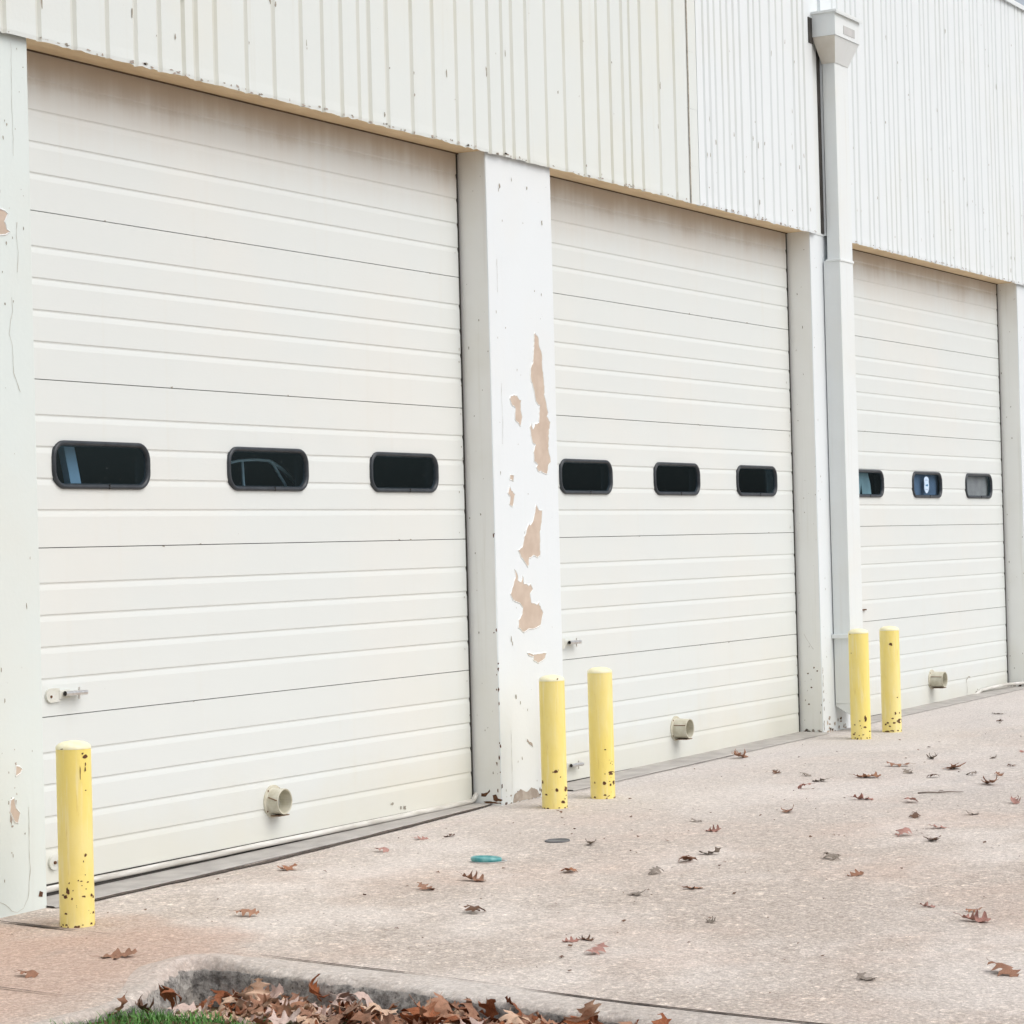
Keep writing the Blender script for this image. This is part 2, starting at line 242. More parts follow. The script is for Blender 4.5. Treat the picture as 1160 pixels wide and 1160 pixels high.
def glass():
    m = bpy.data.materials.new('tinted_window_glass'); m.use_nodes = True; t = m.node_tree; t.nodes.clear()
    o = t.nodes.new('ShaderNodeOutputMaterial'); mx = t.nodes.new('ShaderNodeMixShader'); a = t.nodes.new('ShaderNodeBsdfTransparent'); g = t.nodes.new('ShaderNodeBsdfGlossy')
    d = t.nodes.new('ShaderNodeBsdfDiffuse'); mx2 = t.nodes.new('ShaderNodeMixShader')
    a.inputs[0].default_value = (.62, .74, .80, 1); g.inputs[0].default_value = (.55, .85, 1, 1); g.inputs['Roughness'].default_value = .03
    d.inputs[0].default_value = (.55, .6, .62, 1)
    ns = t.nodes.new('ShaderNodeTexNoise'); ns.inputs['Scale'].default_value = 75; ns.inputs['Detail'].default_value = 2
    ge = t.nodes.new('ShaderNodeNewGeometry'); t.links.new(ge.outputs['Position'], ns.inputs['Vector'])
    r = t.nodes.new('ShaderNodeMapRange'); r.inputs[1].default_value = .68; r.inputs[2].default_value = .80; r.inputs[3].default_value = .006; r.inputs[4].default_value = .22
    t.links.new(ns.outputs['Fac'], r.inputs[0]); t.links.new(r.outputs[0], mx2.inputs[0])
    mx.inputs[0].default_value = .045
    t.links.new(a.outputs[0], mx.inputs[1]); t.links.new(g.outputs[0], mx.inputs[2])
    t.links.new(mx.outputs[0], mx2.inputs[1]); t.links.new(d.outputs[0], mx2.inputs[2]); t.links.new(mx2.outputs[0], o.inputs[0])
    return m
m_glass = glass()

# ------------------------------------------------------------------ ground
def gz(x, y): return .0075 * (x - 10) + .012 * y
KERB = [(5.70,-12.),(5.76,-4.6),(5.80,-3.5),(5.85,-2.84),(5.88,-2.6),(5.925,-2.36),(5.975,-2.05),(5.995,-1.775),(6.02,-1.565),(6.04,-1.44),(6.05,-1.36),(6.02,-1.30),(5.95,-1.30),(5.85,-1.34),(5.725,-1.40),(5.60,-1.455),(5.484,-1.496),(5.38,-1.50),(5.276,-1.49),(4.6,-1.47),(-8.,-1.47)]
def resample(pts, step):
    out = [Vector(pts[0])]
    for a, b in zip(pts, pts[1:]):
        a, b = Vector(a), Vector(b); L = (b - a).length; st = step if L < 2.5 else .25; k = max(1, int(L / st))
        for i in range(1, k + 1): out.append(a.lerp(b, i / k))
    return out
KP = resample([(x, y, 0) for x, y in KERB], .02)

slab = M()
outer = [(x, y) for x, y in KERB[::-1]]
slab_pts = [(-8., .6), (60., .6), (60., -40.), (5.7, -40.)]
ring = []
for i, (x, y) in enumerate(KERB):        # inset 3 cm under the kerb band
    a = Vector(KERB[max(i-1,0)]); b = Vector(KERB[min(i+1,len(KERB)-1)]); d = (b-a).normalized(); nrm = Vector((d.y, -d.x))
    ring.append((x + nrm.x*.03, y + nrm.y*.03))
ring = [(5.73, -40.)] + ring
poly = [(-8., .6)] + [(60., .6), (60., -40.)] + ring
bm = bmesh.new(); vs = [bm.verts.new((x, y, gz(x, y))) for x, y in poly]
f = bm.faces.new(vs); bmesh.ops.triangulate(bm, faces=[f])
me = bpy.data.meshes.new('driveway'); bm.normal_update(); bm.to_mesh(me); bm.free(); me.materials.append(m_conc)
ob = bpy.data.objects.new('driveway', me); COL.objects.link(ob); tag(ob, kind='structure')

g = M(); g.poly([(-400,-400,-.62),(400,-400,-.62),(400,400,-.62),(-400,400,-.62)])
tag(g.build('ground', [simple('far_ground', (.16,.14,.10), (.22,.19,.14), .5, .95)]), kind='structure')

def soil_z(x, y):
    t = min(1, max(0, (x - 5.40) / .34)); t = t * t * (3 - 2 * t)
    z = -.052 * (1 - t) + -.142 * t
    far = min(1, max(0, (-y - 1.9) / 1.0))
    z = z * (1 - far) + (-.085 - .035 * min(1, max(0, (x - 5.2) / .6))) * far
    return z + gz(x, y) * .5 + .012 * mn.noise(Vector((x * 6, y * 6, 0)))
sm = M(); nx, ny = 60, 90; vv = []
xs = [-8 + 12.5 * (i / 20) for i in range(20)] + [4.5 + 1.75 * i / 50 for i in range(51)]
ys = [-30 + 25 * (i / 12) for i in range(12)] + [-5 + 3.85 * i / 90 for i in range(91)]
for y in ys:
    for x in xs: vv.append((x, y, min(soil_z(x, y), gz(x, y) - .008)))
W = len(xs)
sm.add(vv, [(j*W+i, j*W+i+1, (j+1)*W+i+1, (j+1)*W+i) for j in range(len(ys)-1) for i in range(W-1)], 0, True)
tag(sm.build('soil', [simple('leaf_litter_soil', (.075,.05,.032), (.20,.12,.075), 40, .95, .1, bump=.8, bsc=90, bd=.01)]), kind='structure')

# kerb: worn band of pale concrete with a rough dark broken face
kb = M(); SEC = [(.176, 0), (.150, 0), (.09, 0), (.06, 0), (.04, -.001), (.025, -.004), (.012, -.010), (.003, -.020), (-.002, -.034), (-.006, -.05), (-.009, -.068), (-.012, -.088), (-.014, -.112), (-.016, -.14), (-.018, -.18)]
rows = []; CI = max(range(len(KP)), key=lambda i: KP[i].x if KP[i].y > -1.5 else -9)
for i, p in enumerate(KP):
    a = KP[max(i-3, 0)]; b = KP[min(i+3, len(KP)-1)]; d = (b - a).normalized(); nr = Vector((d.y, -d.x, 0))
    row = []
    dcor = (Vector((p.x, p.y)) - Vector((6.02, -1.34))).length
    hump = .026 * math.exp(-(dcor / .17) ** 2) + .006 * math.exp(-((p.y + 1.75) / .12) ** 2) * (i < CI)
    for j, (o, dz) in enumerate(SEC):
        lf = min(1, max(0, (i - CI + 10) / 42)); o = o * (1 - .68 * lf) if o > 0 else o
        q = p + nr * o
        k = mn.noise(Vector((q.x * 14, q.y * 14, dz * 30))); k2 = mn.noise(Vector((q.x * 45, q.y * 45, dz * 60 + 5)))
        rough = min(1, max(0, (j - 4) / 3))
        q = q + nr * (k * .014 + k2 * .005) * rough * (-1)
        z = gz(q.x, q.y) + .004 + dz + hump * max(0, 1 - o / .2) + (k * .004 + k2 * .003) * (1 if 2 < j < 8 else .2)
        row.append((q.x, q.y, (gz(q.x, q.y) + .0003 if j == 0 else gz(q.x, q.y) + .0018) if j < 2 else z))
    rows.append(row)
ns = len(SEC)
vsK = [v for r in rows for v in r]
for i in range(len(rows) - 1):
    for j in range(ns - 1): pass
ft = [(i*ns+j, (i+1)*ns+j, (i+1)*ns+j+1, i*ns+j+1) for i in range(len(rows)-1) for j in range(ns-1)]
kb.add(vsK, ft, 0, True)
for idx, f_ in enumerate(kb.f):
    pass
tag(kb.build('kerb', [m_kerbtop]), kind='structure')

def ribbon(mb, pts, w, mi=0, zoff=.005, jit=.3, step=.03, z=None):
    P = resample([(x, y, 0) for x, y in pts], step); L = []; 
    for i, p in enumerate(P):
        a = P[max(i-1, 0)]; b = P[min(i+1, len(P)-1)]; d = (b - a).normalized(); nr = Vector((-d.y, d.x, 0))
        taper = min(1, min(i, len(P) - 1 - i) / 6 + .15)
        ww = w * taper * (1 + jit * mn.noise(Vector((p.x * 9, p.y * 9, 3)))) / 2; off = jit * w * .5 * mn.noise(Vector((p.x * 5, p.y * 5, 9)))
        for s_ in (-1, 1):
            q = p + nr * (off + s_ * ww); L.append((q.x, q.y, gz(q.x, q.y) + zoff))
    mb.add(L, [(2*i, 2*i+1, 2*i+3, 2*i+2) for i in range(len(P) - 1)], mi)
def joint(pts, w, zoff=.005, jit=.4):
    j = M(); ribbon(j, pts, w, 0, zoff, jit); tag(j.build('joint', [m_joint]), kind='structure')
joint([(6.41,-.17),(6.392,-.211),(6.372,-.40),(6.359,-.581)], .020, .005)
joint([(6.360,-.56),(6.342,-.669),(6.33,-.78)], .006, .005)
def joff(o, y0, y1):
    P = [(p.x + o, p.y) for p in KP if y0 <= p.y <= y1 and p.x > 5.6]; return P[::12] + P[-1:]
joint([(6.235,-1.40)] + [(x, y) for x, y in joff(.185, -2.06, -1.5)][::-1], .010, .0038)
joint(joff(.180, -2.40, -2.02), .004, .0038)
joint(joff(.174, -9., -2.38), .016, .0038)
joint([(5.50,-.2),(5.481,-1.015),(5.462,-1.30)], .006)
joint([(6.715,-.21),(7.08,-.207),(7.36,-.213),(7.91,-.222),(8.2,-.207),(8.59,-.187),(9.0,-.163),(9.38,-.137),(9.93,-.09)], .030)
joint([(10.5,-.21),(11.4,-.2),(12.6,-.2)], .006); 
# smooth sill slabs in the door openings
sl = M()
for x0, x1, yf in ((6.70, 9.9, -.195), (10.52, 13.745, -.19), (14.36, 17.64, -.17)):
    n_ = 40; L = []
    for i in range(n_ + 1):
        x = x0 + (x1 - x0) * i / n_; yy = yf + (.10 * (i / n_) ** 2 if x0 < 7 else 0) + .004 * mn.noise(Vector((x * 5, 1, 1)))
        L += [(x, yy, gz(x, yy) + .0028), (x, yy + .01, gz(x, yy) + .0075), (x, .05, gz(x, 0) + .008)]
    sl.add(L, [(3*i+j, 3*i+3+j, 3*i+4+j, 3*i+1+j) for i in range(n_) for j in range(2)])
tag(sl.build('door_sill', [m_sill]), kind='structure')

# ------------------------------------------------------------------ wear decals on wall planes
def peel(mb, pts, plane, mi_face, mi_lip=None, eps=.0014, jit=.003):
    """ragged patch of missing paint; plane('x',z)->3d ; slightly proud with a paint lip round it"""
    P = []
    for i, (a, b) in enumerate(pts):
        c = pts[(i + 1) % len(pts)]; L = math.hypot(c[0] - a, c[1] - b); k = max(1, int(L / .012))
        for q in range(k):
            t = q / k; j = jit * min(1, L / .02)
            P.append((a + (c[0] - a) * t + random.uniform(-j, j), b + (c[1] - b) * t + random.uniform(-j, j)))
    from mathutils.geometry import tessellate_polygon
    tri = tessellate_polygon([[Vector((x, z, 0)) for x, z in P]])
    mb.add([plane(x, z, eps) for x, z in P], [tuple(t) for t in tri], mi_face)
    if mi_lip is not None:
        n = len(P); cx = sum(p[0] for p in P) / n; cz = sum(p[1] for p in P) / n
        area = sum(P[i][0]*P[(i+1)%n][1] - P[(i+1)%n][0]*P[i][1] for i in range(n)); sg = 1 if area > 0 else -1
        A = []; 
        for i in range(n):
            d = Vector((P[(i+1)%n][0]-P[i-1][0], P[(i+1)%n][1]-P[i-1][1])); d = d.normalized() if d.length > 1e-6 else Vector((1,0)); o = Vector((d.y, -d.x)) * sg
            A += [plane(P[i][0] - o.x*.0012, P[i][1] - o.y*.0012, eps + .0002), plane(P[i][0] + o.x*.001, P[i][1] + o.y*.001, eps + .0022), plane(P[i][0] + o.x*.006, P[i][1] + o.y*.006, -.0002)]
        mb.add(A, [(3*i+j, 3*((i+1)%n)+j, 3*((i+1)%n)+j+1, 3*i+j+1) for i in range(n) for j in range(2)], mi_lip)
def blob(mb, x, z, rx, rz, plane, mi, n=9, eps=.0012):
    pts = []
    for i in range(n):
        a = 2 * math.pi * i / n; k = random.uniform(.45, 1.15); pts.append(plane(x + rx * k * math.cos(a), z + rz * k * math.sin(a), eps))
    mb.add([plane(x, z, eps)] + pts, [(0, i + 1, (i + 1) % n + 1) for i in range(n)], mi)
def crack(mb, pts, w, plane, mi, eps=.001):
    P = [Vector((a, b, 0)) for a, b in pts]; Q = resample(P, .012); L = []
    for i, p in enumerate(Q):
        d = (Q[min(i+1, len(Q)-1)] - Q[max(i-1, 0)]).normalized(); nr = Vector((-d.y, d.x, 0)); j = mn.noise(Vector((p.x*40, p.y*40, 2)))
        ww = w * (.4 + abs(mn.noise(Vector((p.x*15, p.y*15, 7)))) * 1.6)
        for s_ in (-1, 1): q = p + nr * (j * .003 + s_ * ww / 2); L.append(plane(q.x, q.y, eps))
    mb.add(L, [(2*i, 2*i+1, 2*i+3, 2*i+2) for i in range(len(Q)-1)], mi)
PF = -.15
front = lambda x, z, e: (x, PF - e, z)
def leftface(X): return lambda y, z, e: (X - e, y, z)

# ------------------------------------------------------------------ the building
B = empty('warehouse_building', (12., 0, 0))
tag(B, 'long white painted warehouse with ribbed metal cladding above three recessed roll-up doors', 'building')
Bp = lambda o: put(o, B)
ZB, ZT = 3.022, 5.088                    # bottom and top of the cladding
m_pillar_green = paint('pillar_greenish_paint', (.69, .755, .735), (.70, .72, .67), rough=.4, mott=.6, streak=.2, fleck=.6)
PM = [m_pillar, m_pillar_warm, m_peel, m_peelgrey, m_rust, m_fleck, m_lip, m_hair]
def pillar(x0, x1, extra=None):
    p = M(); zb = -.25; zt = ZB + .035; c = .006
    # front, with rounded left/right arrises; reveals
    prof = [(x0, .12), (x0, PF + c), (x0 + c*.3, PF + c*.3), (x0 + c, PF), (x1 - c, PF), (x1 - c*.3, PF + c*.3), (x1, PF + c), (x1, .12)]
    nz = 60; n = len(prof); vs_ = []
    for k in range(nz + 1):
        z = zb + (zt - zb) * k / nz
        for i, (x, y) in enumerate(prof):
            w = .0018 * mn.noise(Vector((i * 3.1 + x0, z * 1.7, 0)))
            vs_.append((x + w, y, z))
    for i in range(n - 1):
        p.add([], [], 0)
    o = len(p.v); p.v += vs_
    for k in range(nz):
        for i in range(n - 1):
            p.f.append((o+k*n+i, o+k*n+i+1, o+(k+1)*n+i+1, o+(k+1)*n+i)); p.m.append(1 if i in (0, n-2) else 0); p.sm.append(False)
    p.poly([(x, y, zt) for x, y in prof[::-1]], 0)
    if extra: extra(p)
    return Bp(p.build('pillar', [m_pillar_green] + PM[1:] if x0 < 3 else PM))
def rndflecks(p, x0, x1, k, plane, z0=.02, z1=2.95, mi=5, mx=.006):
    for _ in range(k):
        x = random.uniform(x0, x1); z = random.uniform(z0, z1); r = random.uniform(.0015, mx)
        blob(p, x, z, r * .7, r * random.uniform(.6, 2.2), plane, mi, eps=.0008)
def ex1(p):
    for q in LEFT_PEELS: peel(p, q, front, 2, 6)
    for q in RUST_LEFT: peel(p, q, front, 4)
    for q in CRACKS[:3]: crack(p, q, .0030, front, 7)
    rndflecks(p, 6.42, 6.69, 34, front, .05, 3.)
    rndflecks(p, 6.52, 6.56, 12, front, .15, .55, 3, .010)
    crack(p, [(6.62,3.0),(6.617,2.8),(6.62,2.6)], .0022, front, 7)
    crack(p, [(6.39,.60),(6.42,.57),(6.40,.52)], .004, front, 5)
def ex2(p):
    for q in FRONT_PEELS: peel(p, q, front, 2, 6)
    for q in BASE_PEELS: peel(p, q, front, 3, None)
    for q in CRACKS[3:]: crack(p, q, .0026, front, 7)
    rndflecks(p, 9.93, 10.49, 42, front)
    for a, b, r in ((10.02,.76,.012),(10.03,.74,.008),(10.05,.49,.009),(10.09,.46,.007),(10.28,2.9,.008),(10.02,2.88,.012),(10.42,2.75,.01)): blob(p, a, b, r*.7, r*1.4, front, 5)
    lf = leftface(9.896)
    for q in REVEAL_CHIPS: peel(p, q, lf, 4, None, eps=.0012)
    rndflecks(p, -.145, -.01, 24, lf, .02, 3., 5)
    rndflecks(p, -.15, -.13, 16, lf, .02, 1.4, 4, .008)
    for k in range(46): blob(p, random.uniform(9.92, 10.5), random.uniform(-.01, .045), random.uniform(.004, .014), random.uniform(.003, .010), front, random.choice((3, 3, 4, 5)))
def ex3(p):
    lf = leftface(13.745)
    for k in range(34): blob(p, random.uniform(13.80, 14.1), random.uniform(.0, .13) * random.random() + .01, random.uniform(.006, .022), random.uniform(.004, .016), front, random.choice((3, 3, 2, 4)))
    for a, b in ((-.10,.42),(-.12,.40),(-.06,.385),(-.08,.30),(-.06,.2)): blob(p, a, b, .007, .006, lf, 4)
    rndflecks(p, -.145, -.01, 26, lf, .02, 3., 5)
    for k in range(16): blob(p, 13.752 + random.uniform(0, .012), random.uniform(.02, .42), .004, random.uniform(.006, .02), front, random.choice((3, 4, 5)))
    for k in range(26): blob(p, random.uniform(-.15, -.02), random.uniform(.01, .05), .010, .006, lf, random.choice((3, 4, 5)))
    rndflecks(p, 13.76, 13.85, 26, front)
    crack(p, [(-.04,.62),(-.07,.57),(-.10,.53)], .002, lf, 5)
def ex4(p):
    lf = leftface(17.638)
    for k in range(26): blob(p, random.uniform(-.14, -.01), random.uniform(.03, .09), .012, random.uniform(.004, .018), lf, random.choice((3, 4, 4)))
    rndflecks(p, -.145, -.01, 20, lf, .05, 3., 5); rndflecks(p, 17.66, 18.2, 30, front)
pillar(2.2, 6.707, ex1); pillar(9.896, 10.52, ex2); pillar(13.745, 14.372, ex3); pillar(17.638, 24., ex4)

# soffit (one per opening) tucked behind the cladding edge
for x0, x1 in ((6.707, 9.896), (10.52, 13.745), (14.372, 17.638)):
    s_ = M(); s_.box(x0 + .001, x1 - .001, -.152, .06, ZB + .012, ZB + .05)
    Bp(s_.build('soffit', [m_soffit]))

# cladding: folded sheet with narrow vertical grooves and a ragged, chipped lower edge
def cladding(x0, x1, grooves, mats, gw=.030, gd=.009, yf=-.172, ztop=ZT, rag=.010, fl=60, lap=None):
    p = M(); prof = [(x0, yf + .02, 0), (x0, yf, 0)]
    for g_ in grooves:
        if x0 + .03 < g_ < x1 - .04:
            w = gw * random.uniform(.85, 1.2); d = gd * random.uniform(.8, 1.15)
            prof += [(g_ - w/2, yf, 0), (g_ - w/2 + .009, yf + d, 1), (g_ + w/2 - .012, yf + d, 1), (g_ + w/2, yf, 1)]
            last = g_
    prof += [(x1, yf, 0), (x1, yf + .02, 0)]
    # subdivide flats for the ragged edge
    pr = []
    for (a, b) in zip(prof, prof[1:]):
        k = max(1, int((b[0] - a[0]) / .022))
        for i in range(k): pr.append((a[0] + (b[0]-a[0])*i/k, a[1] + (b[1]-a[1])*i/k, a[2] if i == 0 else 0, b[2]))
    pr.append((prof[-1][0], prof[-1][1], 0, 0))
    n = len(pr); zr = [0, .012, .05, .6, 1.2, ztop - ZB]
    for k, dz in enumerate(zr):
        for i, q in enumerate(pr):
            z = ZB + dz; y = q[1]; wob = .0025 * mn.noise(Vector((q[0]*2.2, z*1.1, 4)))
            if k == 0:
                e = mn.noise(Vector((q[0]*26, 3, 0))); e2 = mn.noise(Vector((q[0]*8, 9, 0)))
                z += rag * (.6 * e + .5 * max(0, e2) * 1.6) - .003
            if k == 1: y -= .0015; z += .3 * rag * mn.noise(Vector((q[0]*26, 3, 0)))
            p.v.append((q[0], y + wob, z))
    for k in range(len(zr) - 1):
        for i in range(n - 1):
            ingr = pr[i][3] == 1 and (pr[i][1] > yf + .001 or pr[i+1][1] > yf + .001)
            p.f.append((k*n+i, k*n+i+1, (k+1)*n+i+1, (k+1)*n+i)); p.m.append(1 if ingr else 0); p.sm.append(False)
    fr = lambda x, z, e: (x, yf - e, z)
    for _ in range(fl):
        x = random.choice(grooves) + random.choice((-gw/2 - .004, gw/2 + .004)) if grooves and random.random() < .55 else random.uniform(x0 + .02, x1 - .02)
        if not x0 + .01 < x < x1 - .01: continue
        # stay on the flats
        if any(abs(x - g_) < gw * .6 for g_ in grooves): x += gw * .62
        r = random.uniform(.002, .007)
        blob(p, x, random.uniform(ZB + .03, ztop - .05) if random.random() < .6 else ZB + random.uniform(.02, .5), r, r * random.uniform(1, 4.5), fr, 2)
    for _ in range(int((x1 - x0) * 22)):
        x = random.uniform(x0 + .01, x1 - .01); blob(p, x, ZB + random.uniform(.0, .014), random.uniform(.004, .016), random.uniform(.002, .007), fr, random.choice((2, 3)), eps=.0022)
    return Bp(p.build('cladding', [*mats, m_fleck, m_peelgrey]))
pat = [.20, .19, .195, .155, .145, .135, .085, .13]
G1 = [6.558,6.742,6.935,7.125,7.29,7.434,7.582,7.661,7.786,7.991,8.18,8.375,8.531,8.672,8.806,8.889,9.03,9.23,9.411,9.615,9.766,9.905,10.034,10.129,10.268,10.458,10.645,10.836,11.0,11.14,11.277,11.363,11.486,11.695,11.886]
g_ = 6.558; k = 7
while g_ > 2.4: g_ -= pat[k % 8]; k -= 1; G1.insert(0, g_)
cladding(2.2, 12.03, G1, [m_sid1, m_sid1g], fl=110)
# overlap strip where the cream sheets meet the whiter ones
o_ = M(); 
for i in range(20):
    z0 = ZB - .004 + i * (ZT - ZB) / 20; z1 = z0 + (ZT - ZB) / 20
    y0 = -.166 + .002 * mn.noise(Vector((0, z0 * 4, 1))); 
    o_.add([(12.034, y0, z0), (12.17, y0 - .004, z0), (12.17, y0 - .004, z1), (12.034, y0, z1)], [(0, 1, 2, 3)], 0)
    o_.add([(12.055, y0 - .0045, z0), (12.068, y0 - .005, z0), (12.068, y0 - .005, z1), (12.055, y0 - .0045, z1)], [(0, 1, 2, 3)], 1)
Bp(o_.build('lap_strip', [m_sid1, m_fleck]))
G2 = [12.26,12.335,12.41,12.50,12.58,12.665,12.75,12.88,12.95,13.04,13.17,13.265,13.36,13.51,13.59,13.67]
cladding(12.172, 13.80, G2, [m_sid2, m_sid2g], gw=.028, gd=.008, fl=50)
G3 = []; x = 14.05; q3 = [.085,.08,.135,.09,.08,.15,.075,.09,.14,.085]
i = 0
while x < 23.9: x += q3[i % 10]; i += 1; G3.append(x)
cladding(13.948, 24., G3, [m_sid2, m_sid2g], gw=.028, gd=.008, fl=150)
# recess behind the downpipe, scupper opening
rc = M(); rc.box(13.795, 13.955, -.155, -.148, ZB + .0, ZT, 0)
rc.box(13.745, 13.81, -.178, -.170, 4.165, 4.318, 1); rc.box(13.905, 13.945, -.160, -.1545, ZB + .012, 4.25, 1)
Bp(rc.build('scupper_recess', [m_pipe, m_dark]))
fl_ = M(); fl_.box(2.2, 24.02, -.190, .25, ZT + .003, ZT + .022); fl_.box(2.2, 24.02, -.193, -.189, ZT - .012, ZT + .024)
Bp(fl_.build('roof_flashing', [m_sid2], bevel=.002))
# hall behind: dark inside so that the door windows look into it
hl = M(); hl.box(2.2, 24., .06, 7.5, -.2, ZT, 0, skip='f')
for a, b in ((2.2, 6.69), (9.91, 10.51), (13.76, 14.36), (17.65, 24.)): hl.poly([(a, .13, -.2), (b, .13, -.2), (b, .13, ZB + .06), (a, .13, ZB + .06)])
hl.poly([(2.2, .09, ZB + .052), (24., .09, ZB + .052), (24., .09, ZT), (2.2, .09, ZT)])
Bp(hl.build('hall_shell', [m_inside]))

# ------------------------------------------------------------------ overhead doors
SH = .6096
def rrect(cx, cz, hx, hz, r, n=7):
    pts = []
    for (sx, sz, a0) in ((1, 1, 0), (-1, 1, 90), (-1, -1, 180), (1, -1, 270)):
        for i in range(n + 1):
            a = R(a0 + 90 * i / n); pts.append((cx + sx * (hx - r) + r * math.cos(a), cz + sz * (hz - r) + r * math.sin(a)))
    return pts
def window(cx, cz, door):
    fr = M(); P = []
    levels = [(0, .008), (0, -.006), (.003, -.0105), (.009, -.012), (.015, -.0095), (.0185, -.004), (.0195, .002), (.0215, .006)]
    rings = [rrect(cx, cz, .283 - o, .089 - o, max(.066 - o, .012)) for o, _ in levels]
    n = len(rings[0]); vs_ = []
    for (o, y), rg in zip(levels, rings): vs_ += [(x, y, z) for x, z in rg]
    fr.add(vs_, [(k*n+i, k*n+(i+1)%n, (k+1)*n+(i+1)%n, (k+1)*n+i) for k in range(len(levels)-1) for i in range(n)], 0, True)
    # the butt joint of the rubber at the foot
    fr.box(cx + .03, cx + .034, -.0132, -.009, cz - .089, cz - .071, 1)
    Bw = fr.build('window_frame', [m_rubber, m_dark]); put2(Bw, door)
    pn = M(); rg = rrect(cx, cz, .2655, .0715, .050); pn.poly([(x, .001, z) for x, z in rg])
    put2(pn.build('window_pane', [m_glass]), door)
def put2(o, door): o.parent = door; return o
def profile(zs0, nsec, zclip):
    """list of (y,z,mat) from the top down"""
    pr = []
    for s_ in range(nsec):
        t = zs0 - s_ * SH
        pr.append((0, min(t - .0016, zclip)))
        for fr_ in (.209, .397, .586, .773):
            z = t - fr_ * SH; pr += [(0, z + .002), (.0026, z - .002), (.0034, z - .006), (.0014, z - .017), (0, z - .026)]
        b = t - SH
        pr.append((0, b + .0016)); 
        if s_ < nsec - 1: pr += [(.0125, b + .0012), (.0125, b - .0012)]
    return pr
def door(x0, x1, xl, ztop, wins, port, zb, marks=()):
    D = M(); pr = profile(ztop, 5, ZB + .07); zw = ztop - 2 * SH - .5*SH - .003; zw = WZ
    hx, hz = .2638, .0698
    cuts = sorted(wins); segs = []; x = x0
    for w in cuts: segs.append((x, w - hx, False)); segs.append((w - hx, w + hx, True)); x = w + hx
    segs.append((x, x1, False))
    def emit(a, b, prf):
        n = len(prf)
        for i in range(n - 1):
            mi = 1 if (prf[i][0] > .0122 and prf[i+1][0] > .0122) else 0
            D.add([(a, *prf[i]), (a, *prf[i+1]), (b, *prf[i+1]), (b, *prf[i])], [(0, 1, 2, 3)], mi)
    def clip(lo, hi):
        out = []
        for (a, b) in zip(pr, pr[1:]):
            za, zb_ = a[1], b[1]
            if zb_ >= hi or za <= lo: continue
            def at(z): t = (za - z) / (za - zb_) if za != zb_ else 0; return (a[0] + (b[0]-a[0])*t, z)
            A_ = at(hi) if za > hi else a; B_ = at(lo) if zb_ < lo else b
            if not out: out.append(A_)
            out.append(B_)
        return out
    for a, b, hole in segs:
        if not hole: emit(a, b, pr)
        else:
            emit(a, b, clip(WZ + hz, 99)); emit(a, b, clip(-99, WZ - hz))
            D.box(a, b, .0, .045, WZ - hz, WZ - hz - .001, 0, skip='lrb'); 
    # edges and back
    D.poly([(x1, 0, pr[0][1]), (x1, .05, pr[0][1]), (x1, .05, pr[-1][1]), (x1, 0, pr[-1][1])], 1)
    D.poly([(x0, 0, pr[-1][1]), (x1, 0, pr[-1][1]), (x1, .05, pr[-1][1]), (x0, .05, pr[-1][1])], 1)
    for a, b, hole in segs:
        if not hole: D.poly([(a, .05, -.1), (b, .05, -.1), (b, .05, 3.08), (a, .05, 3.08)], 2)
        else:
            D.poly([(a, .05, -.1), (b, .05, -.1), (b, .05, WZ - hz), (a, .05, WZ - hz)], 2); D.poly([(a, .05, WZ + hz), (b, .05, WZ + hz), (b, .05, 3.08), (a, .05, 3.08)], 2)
    dp = lambda x_, z_, e: (x_, -e, z_)
    for k in range(4):                                   # chips along the section joints
        zz = ztop - (k + 1) * SH
        for _ in range(5):
            xx = random.uniform(x0 + .2, x1 - .05)
            if random.random() < .6: blob(D, xx, zz + random.choice((-.003, .003)), random.uniform(.004, .014), random.uniform(.0015, .004), dp, 3)
    for _ in range(14): r_ = random.uniform(.0015, .004); blob(D, random.uniform(x1 - .06, x1 - .004), random.uniform(.05, 2.6), r_, r_ * 2, dp, 3)
    for x_, z_, c_ in marks:
        for _ in range(c_): blob(D, x_ + random.uniform(-.10, .10), z_ + random.uniform(-.02, .03) * random.random(), random.uniform(.006, .018), random.uniform(.004, .014), dp, 3, eps=.0015)
    if x0 > 14: crack(D, [(16.72, .055), (16.73, .11), (16.715, .165), (16.76, .185), (16.80, .182)], .007, dp, 3, .0016)
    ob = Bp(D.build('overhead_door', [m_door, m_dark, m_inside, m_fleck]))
    ob.matrix_parent_inverse = Matrix.Translation((-12, 0, 0))
    hd_ = M(); hd_.box(x0, xl - .002, -.006, -.0005, ZB + .0065, ZB + .0115); put2(hd_.build('head_gap_strip', [m_headline]), ob)  # dark strip added in place of the shadowed gap between door and soffit
    # dark weather strip in the gap beside the reveal
    g2 = M(); g2.box(x1 + .001, xl - .001, .012, .05, -.02, ZB + .05); g2.box(x1 - .004, x1 + .004, -.004, .012, .0, ZB + .02); put2(g2.build('side_seal', [m_dark]), ob)
    # tubular bottom seal following the slab
    bs = M(); zc = zb - .007; pts = []
    for i in range(25):
        t = i / 24; xx = x0 + (xl - .004 - x0) * t
        zz = zc + (gz(xx, 0) - gz(x0, 0)) * .35 + .0015 * mn.noise(Vector((xx * 3, 0, 0))); pts.append((xx, -.008, zz))
    if x0 < 7: pts = pts[:-1] + [(9.855, -.010, pts[-2][2] + .002), (9.876, -.014, pts[-2][2] + .014), (9.889, -.018, pts[-2][2] + .036)]
